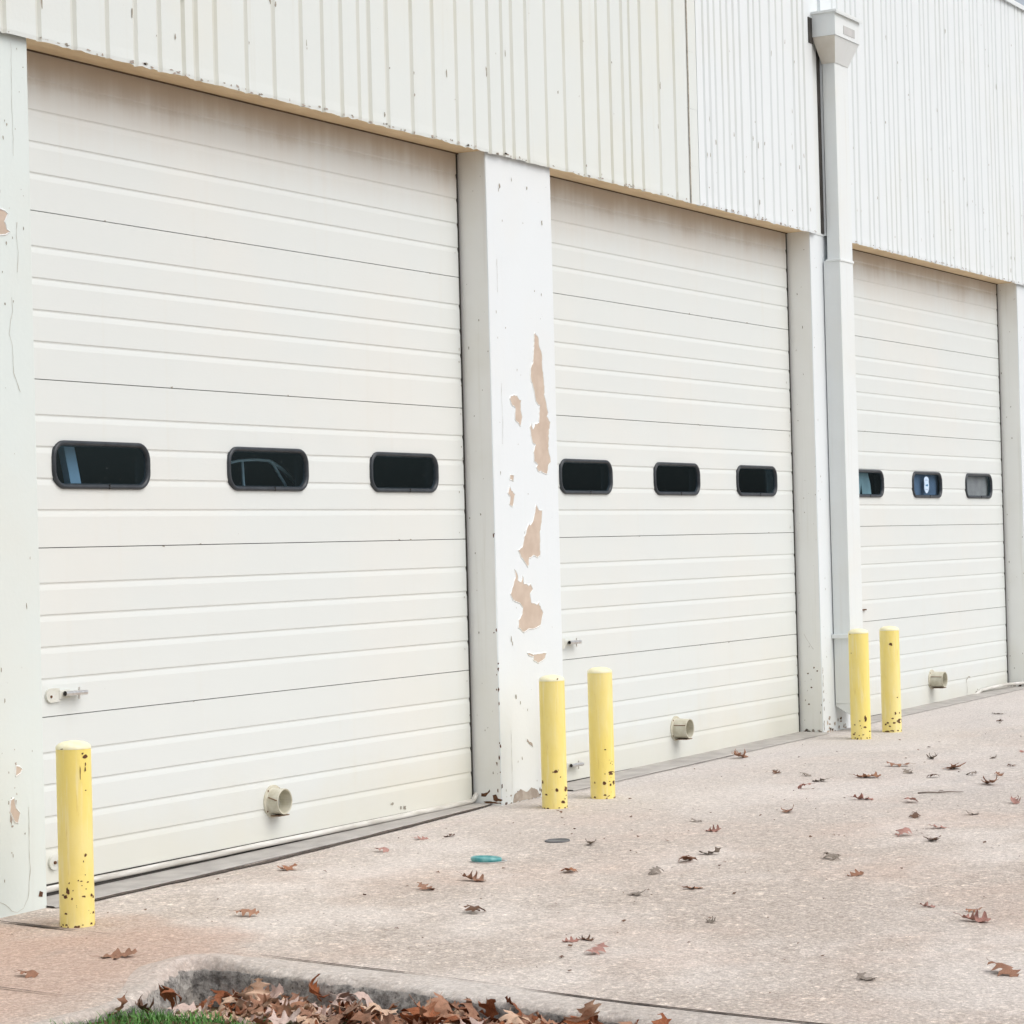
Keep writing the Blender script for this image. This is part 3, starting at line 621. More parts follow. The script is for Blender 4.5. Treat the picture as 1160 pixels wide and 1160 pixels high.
    if x0 > 14: pts = pts[:-6] + [(xx, yy, gz(xx, 0) + zz) for xx, yy, zz in ((17.0, -.015, .024), (17.25, -.03, .03), (17.45, -.06, .034), (17.60, -.10, .032), (17.74, -.155, .026), (17.85, -.18, .016))]
    bs.tube(pts, .0118, 10, 0)
    bs.box(x0, x1, -.003, .012, zb - .002, zb + .011, 1); bs.box(x0, xl - .003, -.010, .03, -.12, zb - .018, 1)
    put2(bs.build('bottom_seal', [m_seal, m_dark]), ob)
    for w in wins: window(w, WZ, ob)
    # tailpipe port: flange, open collar, lip
    px, pz, L = port; pt = M(); n = 28
    def circ(r, y, dz=0): return [(px + r * math.cos(2*math.pi*i/n), y, pz + dz + r * math.sin(2*math.pi*i/n)) for i in range(n)]
    seq = [(.067, .004), (.067, -.004), (.0655, -.006), (.056, -.007), (.0535, -.010), (.0530, -L), (.0515, -L - .0015), (.0475, -L), (.047, -.004), (.047, .02)]
    vs_ = [v for r_, y_ in seq for v in circ(r_, y_)]
    pt.add(vs_, [(k_*n+i, k_*n+(i+1)%n, (k_+1)*n+(i+1)%n, (k_+1)*n+i) for k_ in range(len(seq)-1) for i in range(n)], 0, False)
    pt.add(circ(.048, .019), [tuple(range(n))], 1)
    pt.box(px - .034, px + .036, -L + .004, -.012, pz - .0585, pz - .0545, 2)
    a = R(158); pt.tube([(px + .0535*math.cos(a), -.014, pz + .0535*math.sin(a)), (px + .0535*math.cos(a + .22*(L < .08)), -L + .004, pz + .0535*math.sin(a + .22*(L < .08)))], .0028, 6, 2)
    for t_ in (.9, 2.3, 3.8, 5.3): pt.tube([(px + .061*math.cos(t_), -.005, pz + .061*math.sin(t_)), (px + .061*math.cos(t_), -.0095, pz + .061*math.sin(t_))], .0035, 8, 2)
    put2(pt.build('exhaust_port', [m_port, m_dark, m_hopdark]), ob)
    return ob
m_hopdark = simple('brown_rust_edge', (.16, .10, .06), (.26, .18, .12), 60, .8, .2)
WZ = 1.536
m_plate = simple('painted_over_plate', (.69, .70, .66), (.62, .62, .55), 40, .5)
m_headline = simple('brown_head_gap', (.10, .075, .05), (.16, .12, .08), 20, .9)
D1 = door(6.60, 9.882, 9.896, 3.0622, (7.244, 8.312, 9.358), (8.288, .179, .060), .014, ((9.2, .05, 3), (7.05, .12, 2)))
D2 = door(10.42, 13.730, 13.745, 3.0597, (11.086, 12.140, 13.201), (12.046, .186, .085), .008)
D3 = door(14.30, 17.622, 17.638, 3.0899, (14.932, 16.034, 17.094), (16.02, .212, .095), .036, ((17.0, .06, 14),))

def lock(x, z, ob, L=.12, full=True):
    k = M(); n = 14
    if full:
        pts = [(x - .012 + .030 * math.cos(R(a)), z + .026 * math.sin(R(a))) for a in range(90, 271, 15)] + [(x + .03, z - .024), (x + .03, z + .024)]
        m_ = len(pts); k.add([(a, -.0005, b) for a, b in pts] + [(a, -.010, b) for a, b in pts], [tuple(range(m_, 2*m_))] + [(i, (i+1) % m_, m_ + (i+1) % m_, m_ + i) for i in range(m_)], 0)
        k.tube([(x - .018, -.009, z - .004), (x - .018, -.013, z - .004)], .005, 8, 2)
        k.box(x + .025, x + .085, -.012, -.0008, z - .015, z + .016, 0)
    a0 = x + .035; k.tube([(a0, -.030, z + .004), (a0 + L, -.030, z + .002)], .0095, n, 1, caps=False)
    k.tube([(a0 + .003, -.030, z + .004), (a0 + L - .002, -.030, z + .002)], .0080, n, 3)
    k.tube([(a0 + L * .66, -.030, z - .02), (a0 + L * .66, -.030, z + .023)], .0036, 8, 1)
    k.box(a0 + .01, a0 + L - .02, -.024, -.0015, z - .004, z + .008, 0)
    o = k.build('slide_lock', [m_plate, m_zinc, m_rust, m_dark]); put2(o, ob); return o
lock(6.935, .700, D1); lock(10.775, .704, D2, .115); 
k = M(); k.tube([(6.915, -.001, .099), (6.915, -.010, .099)], .026, 18, 0); k.tube([(6.915, -.009, .099), (6.915, -.016, .099)], .006, 8, 1); k.tube([(6.93,-.012,.099),(7.0,-.012,.099)], .008, 10, 0)
put2(k.build('latch_plate', [m_plate, m_rust]), D1)
lock(10.76, .094, D2, .12); k = M(); k.box(14.74, 14.84, -.012, -.0008, .725, .733); put2(k.build('latch_plate', [m_rust]), D3)
# backings and the sticker behind the right-hand door's panes
def board(name, x0, x1, col, ob, y=.030, pts=None):
    b = M(); 
    P = pts or [(x0, WZ - .09), (x1, WZ - .09), (x1, WZ + .09), (x0, WZ + .09)]
    m_ = len(P); b.add([(x, y, z) for x, z in P] + [(x, y + .004, z) for x, z in P], [tuple(range(m_)), tuple(range(m_, 2*m_))] + [(i, (i+1) % m_, m_ + (i+1) % m_, m_ + i) for i in range(m_)])
    put2(b.build(name, [simple(name + '_surface', col, tuple(c * .75 for c in col), 9, .7)]), ob)
board('window_cover', 16.80, 17.39, (.66, .50, .45), D3)
board('window_cover', 15.74, 16.33, (.20, .25, .36), D3)
board('window_curtain', 14.66, 15.05, (.42, .53, .55), D3, .05, [(14.66, WZ-.09), (14.93, WZ-.09), (14.96, WZ+.01), (14.985, WZ-.09), (15.14, WZ-.09), (15.12, WZ), (15.07, WZ+.09), (14.66, WZ+.09)])
st = M(); SP = [(-.5,.68),(-.42,.86),(-.2,.97),(.1,1.),(.38,.88),(.5,.66),(.46,.45),(.5,.1),(.52,-.2),(.46,-.52),(.3,-.8),(0,-1.),(-.3,-.8),(-.46,-.52),(-.5,-.2),(-.44,.1),(-.48,.45)]
sx, sz, sy = 16.028, WZ - .001, -.0005
st.poly([(sx + a * .092, sy, sz + b * .058) for a, b in SP], 0)
st.poly([(sx + a, sy - .0006, sz + b) for a, b in ((-.024,-.002),(-.01,.006),(0,.001),(.012,.007),(.028,.004),(.026,-.007),(.010,-.010),(0,-.006),(-.012,-.010))], 1)
for zc in (.033, -.030): st.poly([(sx + a, sy - .0006, sz + zc + b) for a, b in ((-.024,-.003),(.026,-.003),(.024,.003),(-.022,.004))], 2)
put2(st.build('window_sticker', [simple('sticker_pale_blue', (.50,.66,.86), (.60,.73,.88), 20), simple('sticker_blue', (.03,.16,.36), (.05,.22,.42), 20), simple('sticker_grey_blue', (.34,.45,.66), (.40,.52,.70), 20)]), D3)

# shapes added behind the left door's panes to stand in for reflections
b = M(); b.add([], []); 
T, Bo = Vector((7.340, .27, 1.80)), Vector((7.80, .27, 0.02)); dv = (T - Bo).normalized(); sd = Vector((1, 0, 0)) * .030
T2, B2 = Vector((7.373, .27, 1.662)), Vector((7.43, .27, 1.445)); dv = (T2 - B2).normalized(); T = B2 + dv * .9; Bo = B2 - dv * 1.48
near = lambda p, f: Vector((p[0] * f, -5.89 + (p[1] + 5.89) * f, 1.2 + (p[2] - 1.2) * f))
T, Bo = near(T, .9724), near(Bo, .9724)
vs_ = [Bo - sd, Bo + sd, T + sd, T - sd]; vs_ += [v + Vector((0, .03, 0)) for v in vs_]
b.add(vs_, [(0,1,2,3),(5,4,7,6),(0,4,5,1),(3,2,6,7),(1,5,6,2),(4,0,3,7)])
tag(b.build('reflected_post_standin', [simple('post_reflection_blue', (.40,.56,.72), (.44,.60,.76), 8)]), 'pale blue bar added inside to stand in for a post reflected in the left pane of the left door', 'reflection stand-in')
c_ = M(); c_.tube([(8.30,.3,1.55),(8.461,.3,1.578),(8.52,.3,1.587),(8.584,.3,1.592),(8.66,.3,1.594),(8.745,.3,1.591),(8.775,.3,1.575),(8.797,.3,1.552),(8.85,.3,1.499),(8.90,.3,1.44),(8.93,.3,1.2),(8.93,.3,.0)], .0065, 8)
c_.tube([(8.752,.3,1.588),(8.84,.31,1.562),(8.925,.32,1.527),(8.99,.33,1.495),(9.1,.35,1.40),(9.15,.36,.0)], .009, 8); c_.tube([(8.56,.31,1.585),(8.565,.31,1.5),(8.58,.31,1.4),(8.58,.31,.0)], .007, 8)
c_.v = [tuple(near(p, .9709)) for p in c_.v]
tag(c_.build('reflected_car_standin', [simple('car_reflection_grey', (.42,.50,.54), (.5,.57,.6), 8)]), 'bent grey tubes added inside to stand in for a car reflected in the middle pane of the left door', 'rack')

# ------------------------------------------------------------------ downpipe
dpp = M()
def sleeve(x0, x1, y0, y1, z0, z1, mi=0): dpp.box(x0, x1, y0, y1, z0, z1, mi)
sleeve(13.945, 14.150, -.258, -.176, 2.872, 4.08)
sleeve(13.928, 14.136, -.264, -.156, .1915, 2.868)
# oblique shoe: back edge higher than the front
x0, x1, y0, y1 = 13.930, 14.134, -.263, -.157
dpp.add([(x0,y1,.19),(x1,y1,.19),(x1,y0,.19),(x0,y0,.19),(x0,y1,.178),(x1,y1,.178),(x1,y0,.115),(x0,y0,.115)], [(0,3,7,4),(3,2,6,7),(2,1,5,6),(0,4,5,1)], 0)
dp_ob = Bp(dpp.build('downpipe', [m_pipe], bevel=.003))
hd = M(); xa, xb, ya, yb = 13.800, 14.195, -.325, -.176; zt, zm = 4.340, 4.203
hd.add([(xa,ya,zm),(xb,ya,zm),(xb,yb,zm),(xa,yb,zm),(xa,ya,zt),(xb,ya,zt),(xb,yb,zt),(xa,yb,zt)], [(0,1,5,4),(1,2,6,5),(2,3,7,6),(3,0,4,7)], 0)
pa, pb, qa, qb, zl = 13.943, 14.152, -.261, -.175, 4.064
hd.add([(xa+.004,ya+.004,zm),(xb-.004,ya+.004,zm),(xb-.004,yb,zm),(xa+.004,yb,zm),(pa,qa,zl),(pb,qa,zl),(pb,qb,zl),(pa,qb,zl)], [(1,5,6,2),(2,6,7,3),(3,7,4,0)], 1)
hd.add([(xa+.004,ya+.004,zm),(xb-.004,ya+.004,zm),(pb,qa,zl),(pa,qa,zl)], [(0,3,2,1)], 0)
hd.box(xa - .012, xb + .020, ya - .016, -.1745, zt + .0, zt + .014, 0)
hd.box(xa - .012, xb + .020, ya - .016, ya - .013, zt - .008, zt + .001, 0)
hd.box(13.93, 14.11, ya - .0025, ya - .0005, 4.228, 4.278, 2)
Bh = hd.build('rain_head', [m_pipe, m_hop, simple('slot_shade_grey', (.50,.51,.50), (.58,.58,.57), 9)]); put2(Bh, dp_ob)
for z in (2.862,):
    s2 = M(); s2.box(13.922, 14.142, -.270, -.174, z, z + .014); put2(s2.build('pipe_strap', [m_pipe], bevel=.002), dp_ob)
s2 = M(); s2.box(13.905, 14.142, -.270, -.152, .586, .612); put2(s2.build('pipe_strap', [m_pipe], bevel=.002), dp_ob)


# ------------------------------------------------------------------ bollards
RB = .0585
YAW = 1.05222
def bollard(x, y, h, chips, label, name='bollard'):
    z0 = gz(x, y); e = empty('bollard', (x, y, z0)); tag(e, label, 'bollard', 'yellow bollards guarding the door jambs')
    b = M(); n = 40; seq = [(RB, -.05)] + [(RB, h * k / 8) for k in range(0, 9)]; seq[-1] = (RB, h - .024)
    vs_ = [(r * math.cos(2*math.pi*i/n), r * math.sin(2*math.pi*i/n), z) for r, z in seq for i in range(n)]
    b.add(vs_, [(k*n+i, k*n+(i+1)%n, (k+1)*n+(i+1)%n, (k+1)*n+i) for k in range(len(seq)-1) for i in range(n)], 0, True)
    vd = Vector((x - 0, y + 5.89)).normalized(); ang0 = math.atan2(-vd.y, -vd.x)     # towards the street side
    right = Vector((-math.sin(ang0), math.cos(ang0)))
    def pl(u, z, eps):
        u = max(-.99, min(.99, u)); a = ang0 + math.asin(u); r = RB + eps; return (r * math.cos(a), r * math.sin(a), z)
    for (u, z, wx, wz, mi) in chips:
        pts = []; m_ = 11
        for i in range(m_):
            a = 2*math.pi*i/m_; k = random.uniform(.55, 1.15); pts.append(pl(u + wx/RB * k * math.cos(a), z + wz * k * math.sin(a), .0008))
        b.add([pl(u, z, .0010)] + pts, [(0, i+1, (i+1)%m_+1) for i in range(m_)], mi)
    for _ in range(26):                                  # flaking ring at the foot, all round
        a = random.uniform(0, 6.28); zz = random.uniform(0, .010) if random.random() < .7 else random.uniform(.01, .10); w = random.uniform(.002, .008)
        b.add([((RB+.0006)*math.cos(a+s_*w/RB), (RB+.0006)*math.sin(a+s_*w/RB), zz + t_*w*.6) for s_, t_ in ((-1,-.6),(1,-.9),(.8,.8),(-.5,1))], [(0,1,2,3)], 1)
    o = b.build('post', [m_yel, m_rust, m_yelcap]); o.parent = e
    c = M(); seq = [(RB + .0006, h - .026), (RB + .0010, h - .022), (RB - .002, h - .015), (RB - .010, h - .008), (RB - .025, h - .002), (RB - .045, h + .001), (.0005, h + .002)]
    vs_ = [(r * math.cos(2*math.pi*i/n), r * math.sin(2*math.pi*i/n), z) for r, z in seq for i in range(n)]
    c.add(vs_, [(k*n+i, k*n+(i+1)%n, (k+1)*n+(i+1)%n, (k+1)*n+i) for k in range(len(seq)-1) for i in range(n)], 0, True)
    o = c.build('cap', [m_yelcap]); o.parent = e
    return e
def conv(lst, x0, x1, yb, mpp, sc):
    out = []; xc = (x0 + x1) / 2; hw = (x1 - x0) / 2
    for (x, y, w, h_) in lst: out.append(((xc - x) / hw * -1, (yb - y) / sc * mpp, w / sc * mpp / 2, h_ / sc * mpp / 2, 1))
    return out
c1 = conv([(290,272,18,14),(283,262,8,8),(273,322,3,50),(291,300,5,14),(290,315,6,16),(290,385,6,5),(284,600,10,12),(277,620,4,9),(222,718,14,26),(215,735,14,14),(228,690,5,8),(236,742,8,8),(268,685,9,5),(258,682,6,6),(276,736,18,8),(302,735,9,11),(290,690,8,6),(282,665,4,4),(213,245,10,5),(283,712,6,4),(270,700,5,4),(240,715,4,6),(207,730,9,6),(306,742,6,8)], 192, 312, 838, .0029, 2.9)
c2 = conv([(755,318,30,24),(785,355,9,9),(757,440,26,26),(820,435,20,42),(800,518,26,22),(664,390,10,24),(735,322,10,10),(812,500,10,8),(770,310,8,8)], 655, 830, 560, .00407, 5.8) + [(.45, .59, .004, .004, 1)]
c3 = conv([(1075,170,13,13),(1110,325,40,30),(1062,388,26,26),(1105,400,18,22),(1125,388,14,32),(1002,385,9,15),(1070,328,8,8),(1095,470,8,6),(1108,260,6,10),(1100,240,5,5),(1118,250,5,6),(1120,270,5,5)], 970, 1135, 490, .0042, 5.8)
c4 = conv([(585,670,20,46),(548,680,9,9),(513,705,9,9),(550,710,9,9),(580,720,20,13),(610,748,10,10),(506,765,16,14),(540,772,9,8),(570,768,8,8),(592,790,12,10),(530,790,12,8),(497,130,8,8),(503,250,10,4)], 485, 620, 798, .0053, 5.8)
c5 = conv([(757,205,24,24),(790,538,9,9),(775,635,14,22),(800,688,44,34),(765,695,26,16),(722,695,22,14),(755,668,16,10),(708,705,14,14),(715,750,34,10),(736,716,14,10),(802,635,6,14),(760,745,9,9)], 682, 815, 755, .00555, 5.8)
bollard(6.454, -.494, .616, c1, 'yellow bollard alone at the left door, rust spots near its foot and cap')
bollard(9.915, -.418, .606, c2, 'yellow bollard standing in front of the wide pillar with peeling paint')
bollard(10.335, -.446, .616, c3, 'yellow bollard at the left edge of the middle door, beside the peeling pillar')
bollard(13.495, -.488, .640, c4, 'yellow bollard directly in front of the square downpipe')
bollard(13.975, -.494, .632, c5, 'farthest right yellow bollard, before the right door, big rust smear at its foot')

# ------------------------------------------------------------------ litter
td = M(); n = 26; a_, b_ = .062, .028
def disc(mb, cx, cy, rx, ry, ang, prof, mi=0, tilt=(0, 0)):
    n = 26; vs_ = []
    for r, z in prof:
        for i in range(n):
            u = rx * r * math.cos(2*math.pi*i/n); v = ry * r * math.sin(2*math.pi*i/n)
            X_ = u * math.cos(ang) - v * math.sin(ang); Y_ = u * math.sin(ang) + v * math.cos(ang)
            vs_.append((X_, Y_, z + tilt[0] * u + tilt[1] * v))
    mb.add(vs_, [(k*n+i, k*n+(i+1)%n, (k+1)*n+(i+1)%n, (k+1)*n+i) for k in range(len(prof)-1) for i in range(n)], mi, True)
tl = empty('plastic_lid', (8.277, -1.012, gz(8.277, -1.012)))
tag(tl, 'crushed oval turquoise plastic lid lying on the concrete before the left door', 'plastic lid')
disc(td, 0, 0, .060, .045, -1.05, [(.9, .0), (1., .003), (1.02, .010), (.98, .017), (.90, .019), (.80, .013), (.4, .012), (.01, .014)], 0, (-.05, .0))
o = td.build('lid_body', [simple('turquoise_plastic', (.04, .25, .26), (.20, .45, .44), 30, .3, .5)]); o.parent = tl
td = M(); disc(td, 0, 0, .072, .052, -1.05, [(.88, .0005), (1., .001), (1.01, .003), (.9, .003)], 0); o = td.build('lid_rim', [simple('pale_plastic', (.66,.66,.64), (.5,.5,.48), 20)]); o.parent = tl; o.location = (.004, -.008, 0)
dc = M(); disc(dc, 0, 0, .058, .050, 0, [(1., .0), (1., .0045), (.93, .006), (.9, .0035), (.3, .003), (.01, .003)])
o = dc.build('cleanout_cover', [simple('dark_iron', (.10,.105,.11), (.17,.17,.17), 40, .6)]); o.location = (8.90, -.985, gz(8.90, -.985)); tag(o, 'flat round dark metal cover set in the concrete before the wide pillar', 'cover')
tw = M(); pts = [(-.11,.02,.005),(-.06,.006,.008),(-.02,.0,.006),(.03,-.008,.009),(.07,-.004,.006),(.10,-.016,.006)]
tw.tube(pts, .003, 6, 0, True, [.0038,.004,.0034,.003,.0024,.0014]); tw.tube([pts[2], (.0,.03,.012), (.02,.05,.010)], .0018, 6)
o = tw.build('twig', [simple('grey_bark', (.14,.11,.09), (.24,.20,.17), 60, .9)]); o.location = (11.037, -1.867, gz(11.04, -1.87)); o.rotation_euler = (0, 0, -.95)
tag(o, 'thin brown twig lying on the concrete before the right door', 'twig')

def leafmat(name, c1, c2, c3):
    n = N(name); tc = n.new('ShaderNodeTexCoord').outputs['Object']; ri = n.new('ShaderNodeObjectInfo').outputs['Random']
    c = n.mix(n.mr(n.noise(35, 4, vec=tc), .35, .65), c1, c2)
    c = n.mix(n.math('MULTIPLY', ri, .65), c, c3)
    c = n.mix(n.math('MULTIPLY', n.mr(n.noise(90, 3, vec=tc), .62, .7), .5), c, tuple(x * .45 for x in c1))
    n.bump(n.noise(120, 3, vec=tc), .3, .003)
    n.done(c, .6, .3)
    return n.mat
LM = {'o': leafmat('leaf_orange_brown', (.30,.115,.05), (.42,.19,.10), (.38,.24,.17)),
      'r': leafmat('leaf_dull_red', (.32,.13,.095), (.42,.22,.18), (.48,.30,.26)),
      'b': leafmat('leaf_brown', (.22,.115,.07), (.36,.21,.145), (.30,.14,.08)),
      'd': leafmat('leaf_dark_brown', (.085,.05,.035), (.16,.09,.06), (.20,.10,.055)),
      'g': leafmat('leaf_grey_brown', (.20,.165,.13), (.32,.275,.23), (.26,.22,.19)),
      't': leafmat('leaf_tan', (.52,.35,.235), (.66,.48,.36), (.60,.40,.28)),
      'u': leafmat('leaf_rust', (.23,.065,.022), (.36,.13,.05), (.16,.05,.02)),
      'p': leafmat('leaf_pale_mauve', (.56,.43,.38), (.66,.53,.46), (.46,.31,.26))}
HALF = [(0,.012),(.06,.03),(.12,.07),(.155,.20),(.19,.28),(.235,.22),(.275,.12),(.33,.11),(.385,.20),(.43,.34),(.475,.42),(.52,.34),(.56,.17),(.605,.12),(.655,.15),(.71,.26),(.765,.34),(.80,.26),(.835,.13),(.875,.11),(.915,.15),(.95,.18),(.965,.09),(1.0,.006)]
def leafmesh(kv, kt, tw_, seed, warp=.13):
    rnd = random.Random(seed); P = []; m = M(); nl = len(HALF)
    sc_ = [[rnd.uniform(.75, 1.2) for _ in range(nl)] for _ in (0, 1)]
    rows = []
    for i, (t, w) in enumerate(HALF):
        row = []
        for (sd, fr) in ((-1, 1.), (-1, .5), (0, 0), (1, .5), (1, 1.)):
            ww = w * (sc_[0][i // 3 * 3 % nl] if sd < 0 else sc_[1][i // 3 * 3 % nl])
            v = sd * fr * ww; u = t - .5 + (abs(fr) * 0)
            # a lobe's inner vertices stay near the midrib position at its own t
            row.append((u, v))
        rows.append(row)
    def bend(u, v):
        th = kv * (1 + .3 * math.sin(u * 5 + seed)); 
        y = math.sin(v * th) / th if abs(th) > .01 else v; z = (1 - math.cos(v * th)) / th if abs(th) > .01 else 0
        if abs(kt) > .01:
            R_ = 1 / kt; a = u * kt; x = math.sin(a) * (R_ - z); z2 = R_ - math.cos(a) * (R_ - z)
        else: x, z2 = u, z
        a = tw_ * u; y, z2 = y * math.cos(a) - z2 * math.sin(a), y * math.sin(a) + z2 * math.cos(a)
        z2 += warp * mn.noise(Vector((u * 4 + seed, v * 5, 1)))
        return (x, y, z2)
    vs_ = [bend(u, v) for r in rows for (u, v) in r]
    m.add(vs_, [(i*5+j, i*5+j+1, (i+1)*5+j+1, (i+1)*5+j) for i in range(nl-1) for j in range(4)], 0, True)
    s0 = bend(-.5, 0); m.tube([s0, (s0[0]-.10, s0[1]+.01, s0[2]+.0), (s0[0]-.19, s0[1]+.035, s0[2]+.015)], .006, 5)
    # a thin ridge for the midrib
    m.tube([bend(u/10-.5, 0) for u in range(0, 11)], .005, 5, radii=[.007 - .0006*u for u in range(11)])
    me = bpy.data.meshes.new('leaf'); me.from_pydata(m.v, [], m.f); me.polygons.foreach_set('use_smooth', m.sm); me.update()
    return me
VAR = [(.8, .4, .3), (2.0, .8, .6), (-1.6, .7, -.5), (3.0, .4, .5), (3.8, 1.2, 1.0), (-2.4, -.8, .8), (.7, 1.6, -.6), (-1.2, -1.0, 1.0)]
LMESH = {}
def leafdata(v, k):
    if (v, k) not in LMESH:
        me = leafmesh(*VAR[v], seed=v + 11); me.name = 'oak_leaf'; me.materials.append(LM[k]); LMESH[(v, k)] = me
    return LMESH[(v, k)]
def leaf(x, y, size, k, v, rot, z=None, name='oak_leaf', squash=1.):
    ob = bpy.data.objects.new(name, leafdata(v, k)); COL.objects.link(ob)
    sc_ = size; ob.scale = (sc_, sc_, sc_ * squash); ob.rotation_euler = rot
    from mathutils import Euler
    Mx = Euler(rot).to_matrix(); zmin = min((Mx @ Vector((p.co.x*sc_, p.co.y*sc_, p.co.z*sc_*squash))).z for p in ob.data.vertices)
    base = gz(x, y) if z is None else z
    ob.location = (x, y, base - zmin - (.001 if z is None else .004)); return ob
NAMES = {'o': 'orange-brown', 'r': 'dull red', 'b': 'brown', 'd': 'dark brown', 'g': 'grey-brown'}
def where(px, X_, Y_):
    if X_ < 6.3: return 'on the rusty slab behind the kerb corner'
    if X_ < 9.0 and Y_ > -.7: return 'at the foot of the left door'
    if px < 600: return 'before the left door'
    if px < 700: return 'below the bollards at the peeling pillar'
    if px < 960: return 'before the middle door'
    if Y_ < -2.9: return 'at the lower right'
    if px < 1060: return 'below the bollards at the downpipe'
    return 'on the concrete near the right edge'
shape = ['flat', 'cupped', 'arched', 'rolled', 'tightly curled', 'buckled', 'rearing', 'twisted']
items = []
for i, (X_, Y_, s_, k_, px, py) in enumerate(LEAVES):
    v_ = [0, 7, 1, 3, 2, 4, 6, 5][i % 8]
    if k_ == 'd' and v_ in (0,): v_ = 4
    items.append([X_, Y_, s_, k_, px, v_])
from collections import defaultdict
cnt = defaultdict(list)
for it in items: cnt[(where(it[4], it[0], it[1]), it[3])].append(it)
ordn = ['first', 'second', 'third', 'fourth', 'fifth', 'sixth', 'seventh', 'eighth', 'ninth', 'tenth']
rl = random.Random(5)
for (w_, k_), lst in cnt.items():
    lst.sort(key=lambda q: q[4])
    for j, (X_, Y_, s_, kk, px, v_) in enumerate(lst):
        sz = max(.060, s_ * 1.2)
        o = leaf(X_, Y_, sz, kk, v_, (rl.uniform(-.25, .25), rl.uniform(-.25, .25), rl.uniform(0, 6.28)), squash=.72)
        lab = f'{NAMES[kk]} oak leaf {w_}'
        if len(lst) > 1: lab = f'{ordn[j]} {NAMES[kk]} oak leaf from the left {w_}'
        tag(o, lab, 'leaf', 'oak leaves scattered on the concrete')

# crumbs of leaf and grit
cr = M(); rc_ = random.Random(9)
for _ in range(420):
    if rc_.random() < .45: x, y = rc_.uniform(9, 16), rc_.uniform(-2.4, -.3)
    else: x, y = rc_.uniform(6.2, 10), rc_.uniform(-3.2, -.3)
    if x < 6.3 + .0 and y < -1.2: continue
    s_ = rc_.choice((.003, .004, .005, .009)); a = rc_.uniform(0, 6.28); z = gz(x, y) + .002
    pts = [(x + s_ * rc_.uniform(.5, 1.3) * math.cos(a + k * 1.57), y + s_ * rc_.uniform(.5, 1.3) * math.sin(a + k * 1.57), z + rc_.uniform(0, s_ * .9)) for k in range(4)]
    cr.add(pts, [(0, 1, 2), (0, 2, 3)], 0)
tag(cr.build('leaf_crumbs', [LM['d']]), 'tiny dark leaf crumbs and grit strewn over the concrete', 'debris', kind='stuff')

# heap of leaves against the kerb
def kerb_x(y):
    P = [(-12., 5.70), (-4.6, 5.76), (-3.5, 5.80), (-2.84, 5.85), (-2.36, 5.925), (-1.775, 5.995), (-1.44, 6.04)]
    for (a, xa), (b, xb) in zip(P, P[1:]):
        if y <= b: return xa + (xb - xa) * (y - a) / (b - a)
    return 6.04
rp = random.Random(23); cnt_ = 0; placed = 0
while placed < 294 and cnt_ < 4000:
    cnt_ += 1
    y = rp.uniform(-3.05, -1.42) if rp.random() < .92 else rp.uniform(-4.2, -3.3)
    d = rp.random() ** 1.4 * .50 + .03; x = kerb_x(y) - d
    if y > -1.62 and (x < 5.72 and rp.random() < .93): continue
    if y > -1.60 and rp.random() < .5: continue
    if x < 5.45 and y > -1.95 and rp.random() < .75: continue
    thick = (.066 if y > -2.0 else .078) * (.5 + .5 * min(1, d / .12))
    if y > -1.75: thick *= .55
    z = soil_z(x, y) + rp.random() ** .8 * thick
    z = min(z, gz(x, y) - .012)
    k_ = rp.choice('ttttpppuuobo' if y > -2.1 else 'tuuuuoopbbub')
    tl_ = .45 if rp.random() < .82 else .95
    o = leaf(x, y, rp.choice((rp.uniform(.075, .105), rp.uniform(.10, .14))), k_, rp.choice((0, 1, 2, 3, 5, 6, 7)), (rp.uniform(-tl_, tl_), rp.uniform(-tl_, tl_), rp.uniform(0, 6.28)), z=z, name='heap_leaf')
    tag(o, 'dry curled oak leaf in the heap against the kerb at the lower left', 'leaf', 'oak leaves heaped against the kerb'); placed += 1
for (x, y, z, s_, k_, v_, rt) in ((5.46,-1.55,-.075,.10,'d',4,(.4,.3,.5)), (5.50,-1.62,-.07,.13,'u',5,(.8,.2,1.0)), (5.40,-1.52,-.07,.08,'b',6,(.2,.9,2.)), (5.86,-1.66,-.125,.09,'t',6,(.2,-1.3,.8)), (5.93,-1.80,-.11,.13,'u',3,(1.1,.3,.4)), (5.90,-2.5,-.11,.10,'u',5,(.8,-.6,1.2))):
    o = leaf(x, y, s_, k_, v_, rt, z=z, name='heap_leaf'); tag(o, 'dry curled oak leaf in the heap against the kerb at the lower left', 'leaf', 'oak leaves heaped against the kerb')

# grass in the corner of the bed
gr = M(); rg = random.Random(3)
for _ in range(7500):
    x = rg.uniform(4.6, 5.95); y = rg.uniform(-2.3, -1.47)
    if x > 5.2 and y > -1.52 - max(0, .0): continue
    dens = 1.0 if (x < 5.62 and y > -1.9) else (.35 if x < 5.8 else .08)
    if mn.noise(Vector((x * 5, y * 5, 2))) < -.25: dens *= .3
    if rg.random() > dens: continue
    z = min(soil_z(x, y), gz(x, y) - .008) - .002; h = rg.uniform(.014, .038); a = rg.uniform(0, 6.28); w = rg.uniform(.0012, .0024); l = rg.uniform(.3, 1.4) * h
    dx, dy = math.cos(a), math.sin(a); nx_, ny_ = -dy * w, dx * w
    gr.add([(x-nx_, y-ny_, z), (x+nx_, y+ny_, z), (x+dx*l*.45+nx_*.8, y+dy*l*.45+ny_*.8, z+h*.7), (x+dx*l*.45-nx_*.8, y+dy*l*.45-ny_*.8, z+h*.7), (x+dx*l, y+dy*l, z+h)], [(0,1,2,3), (3,2,4)])
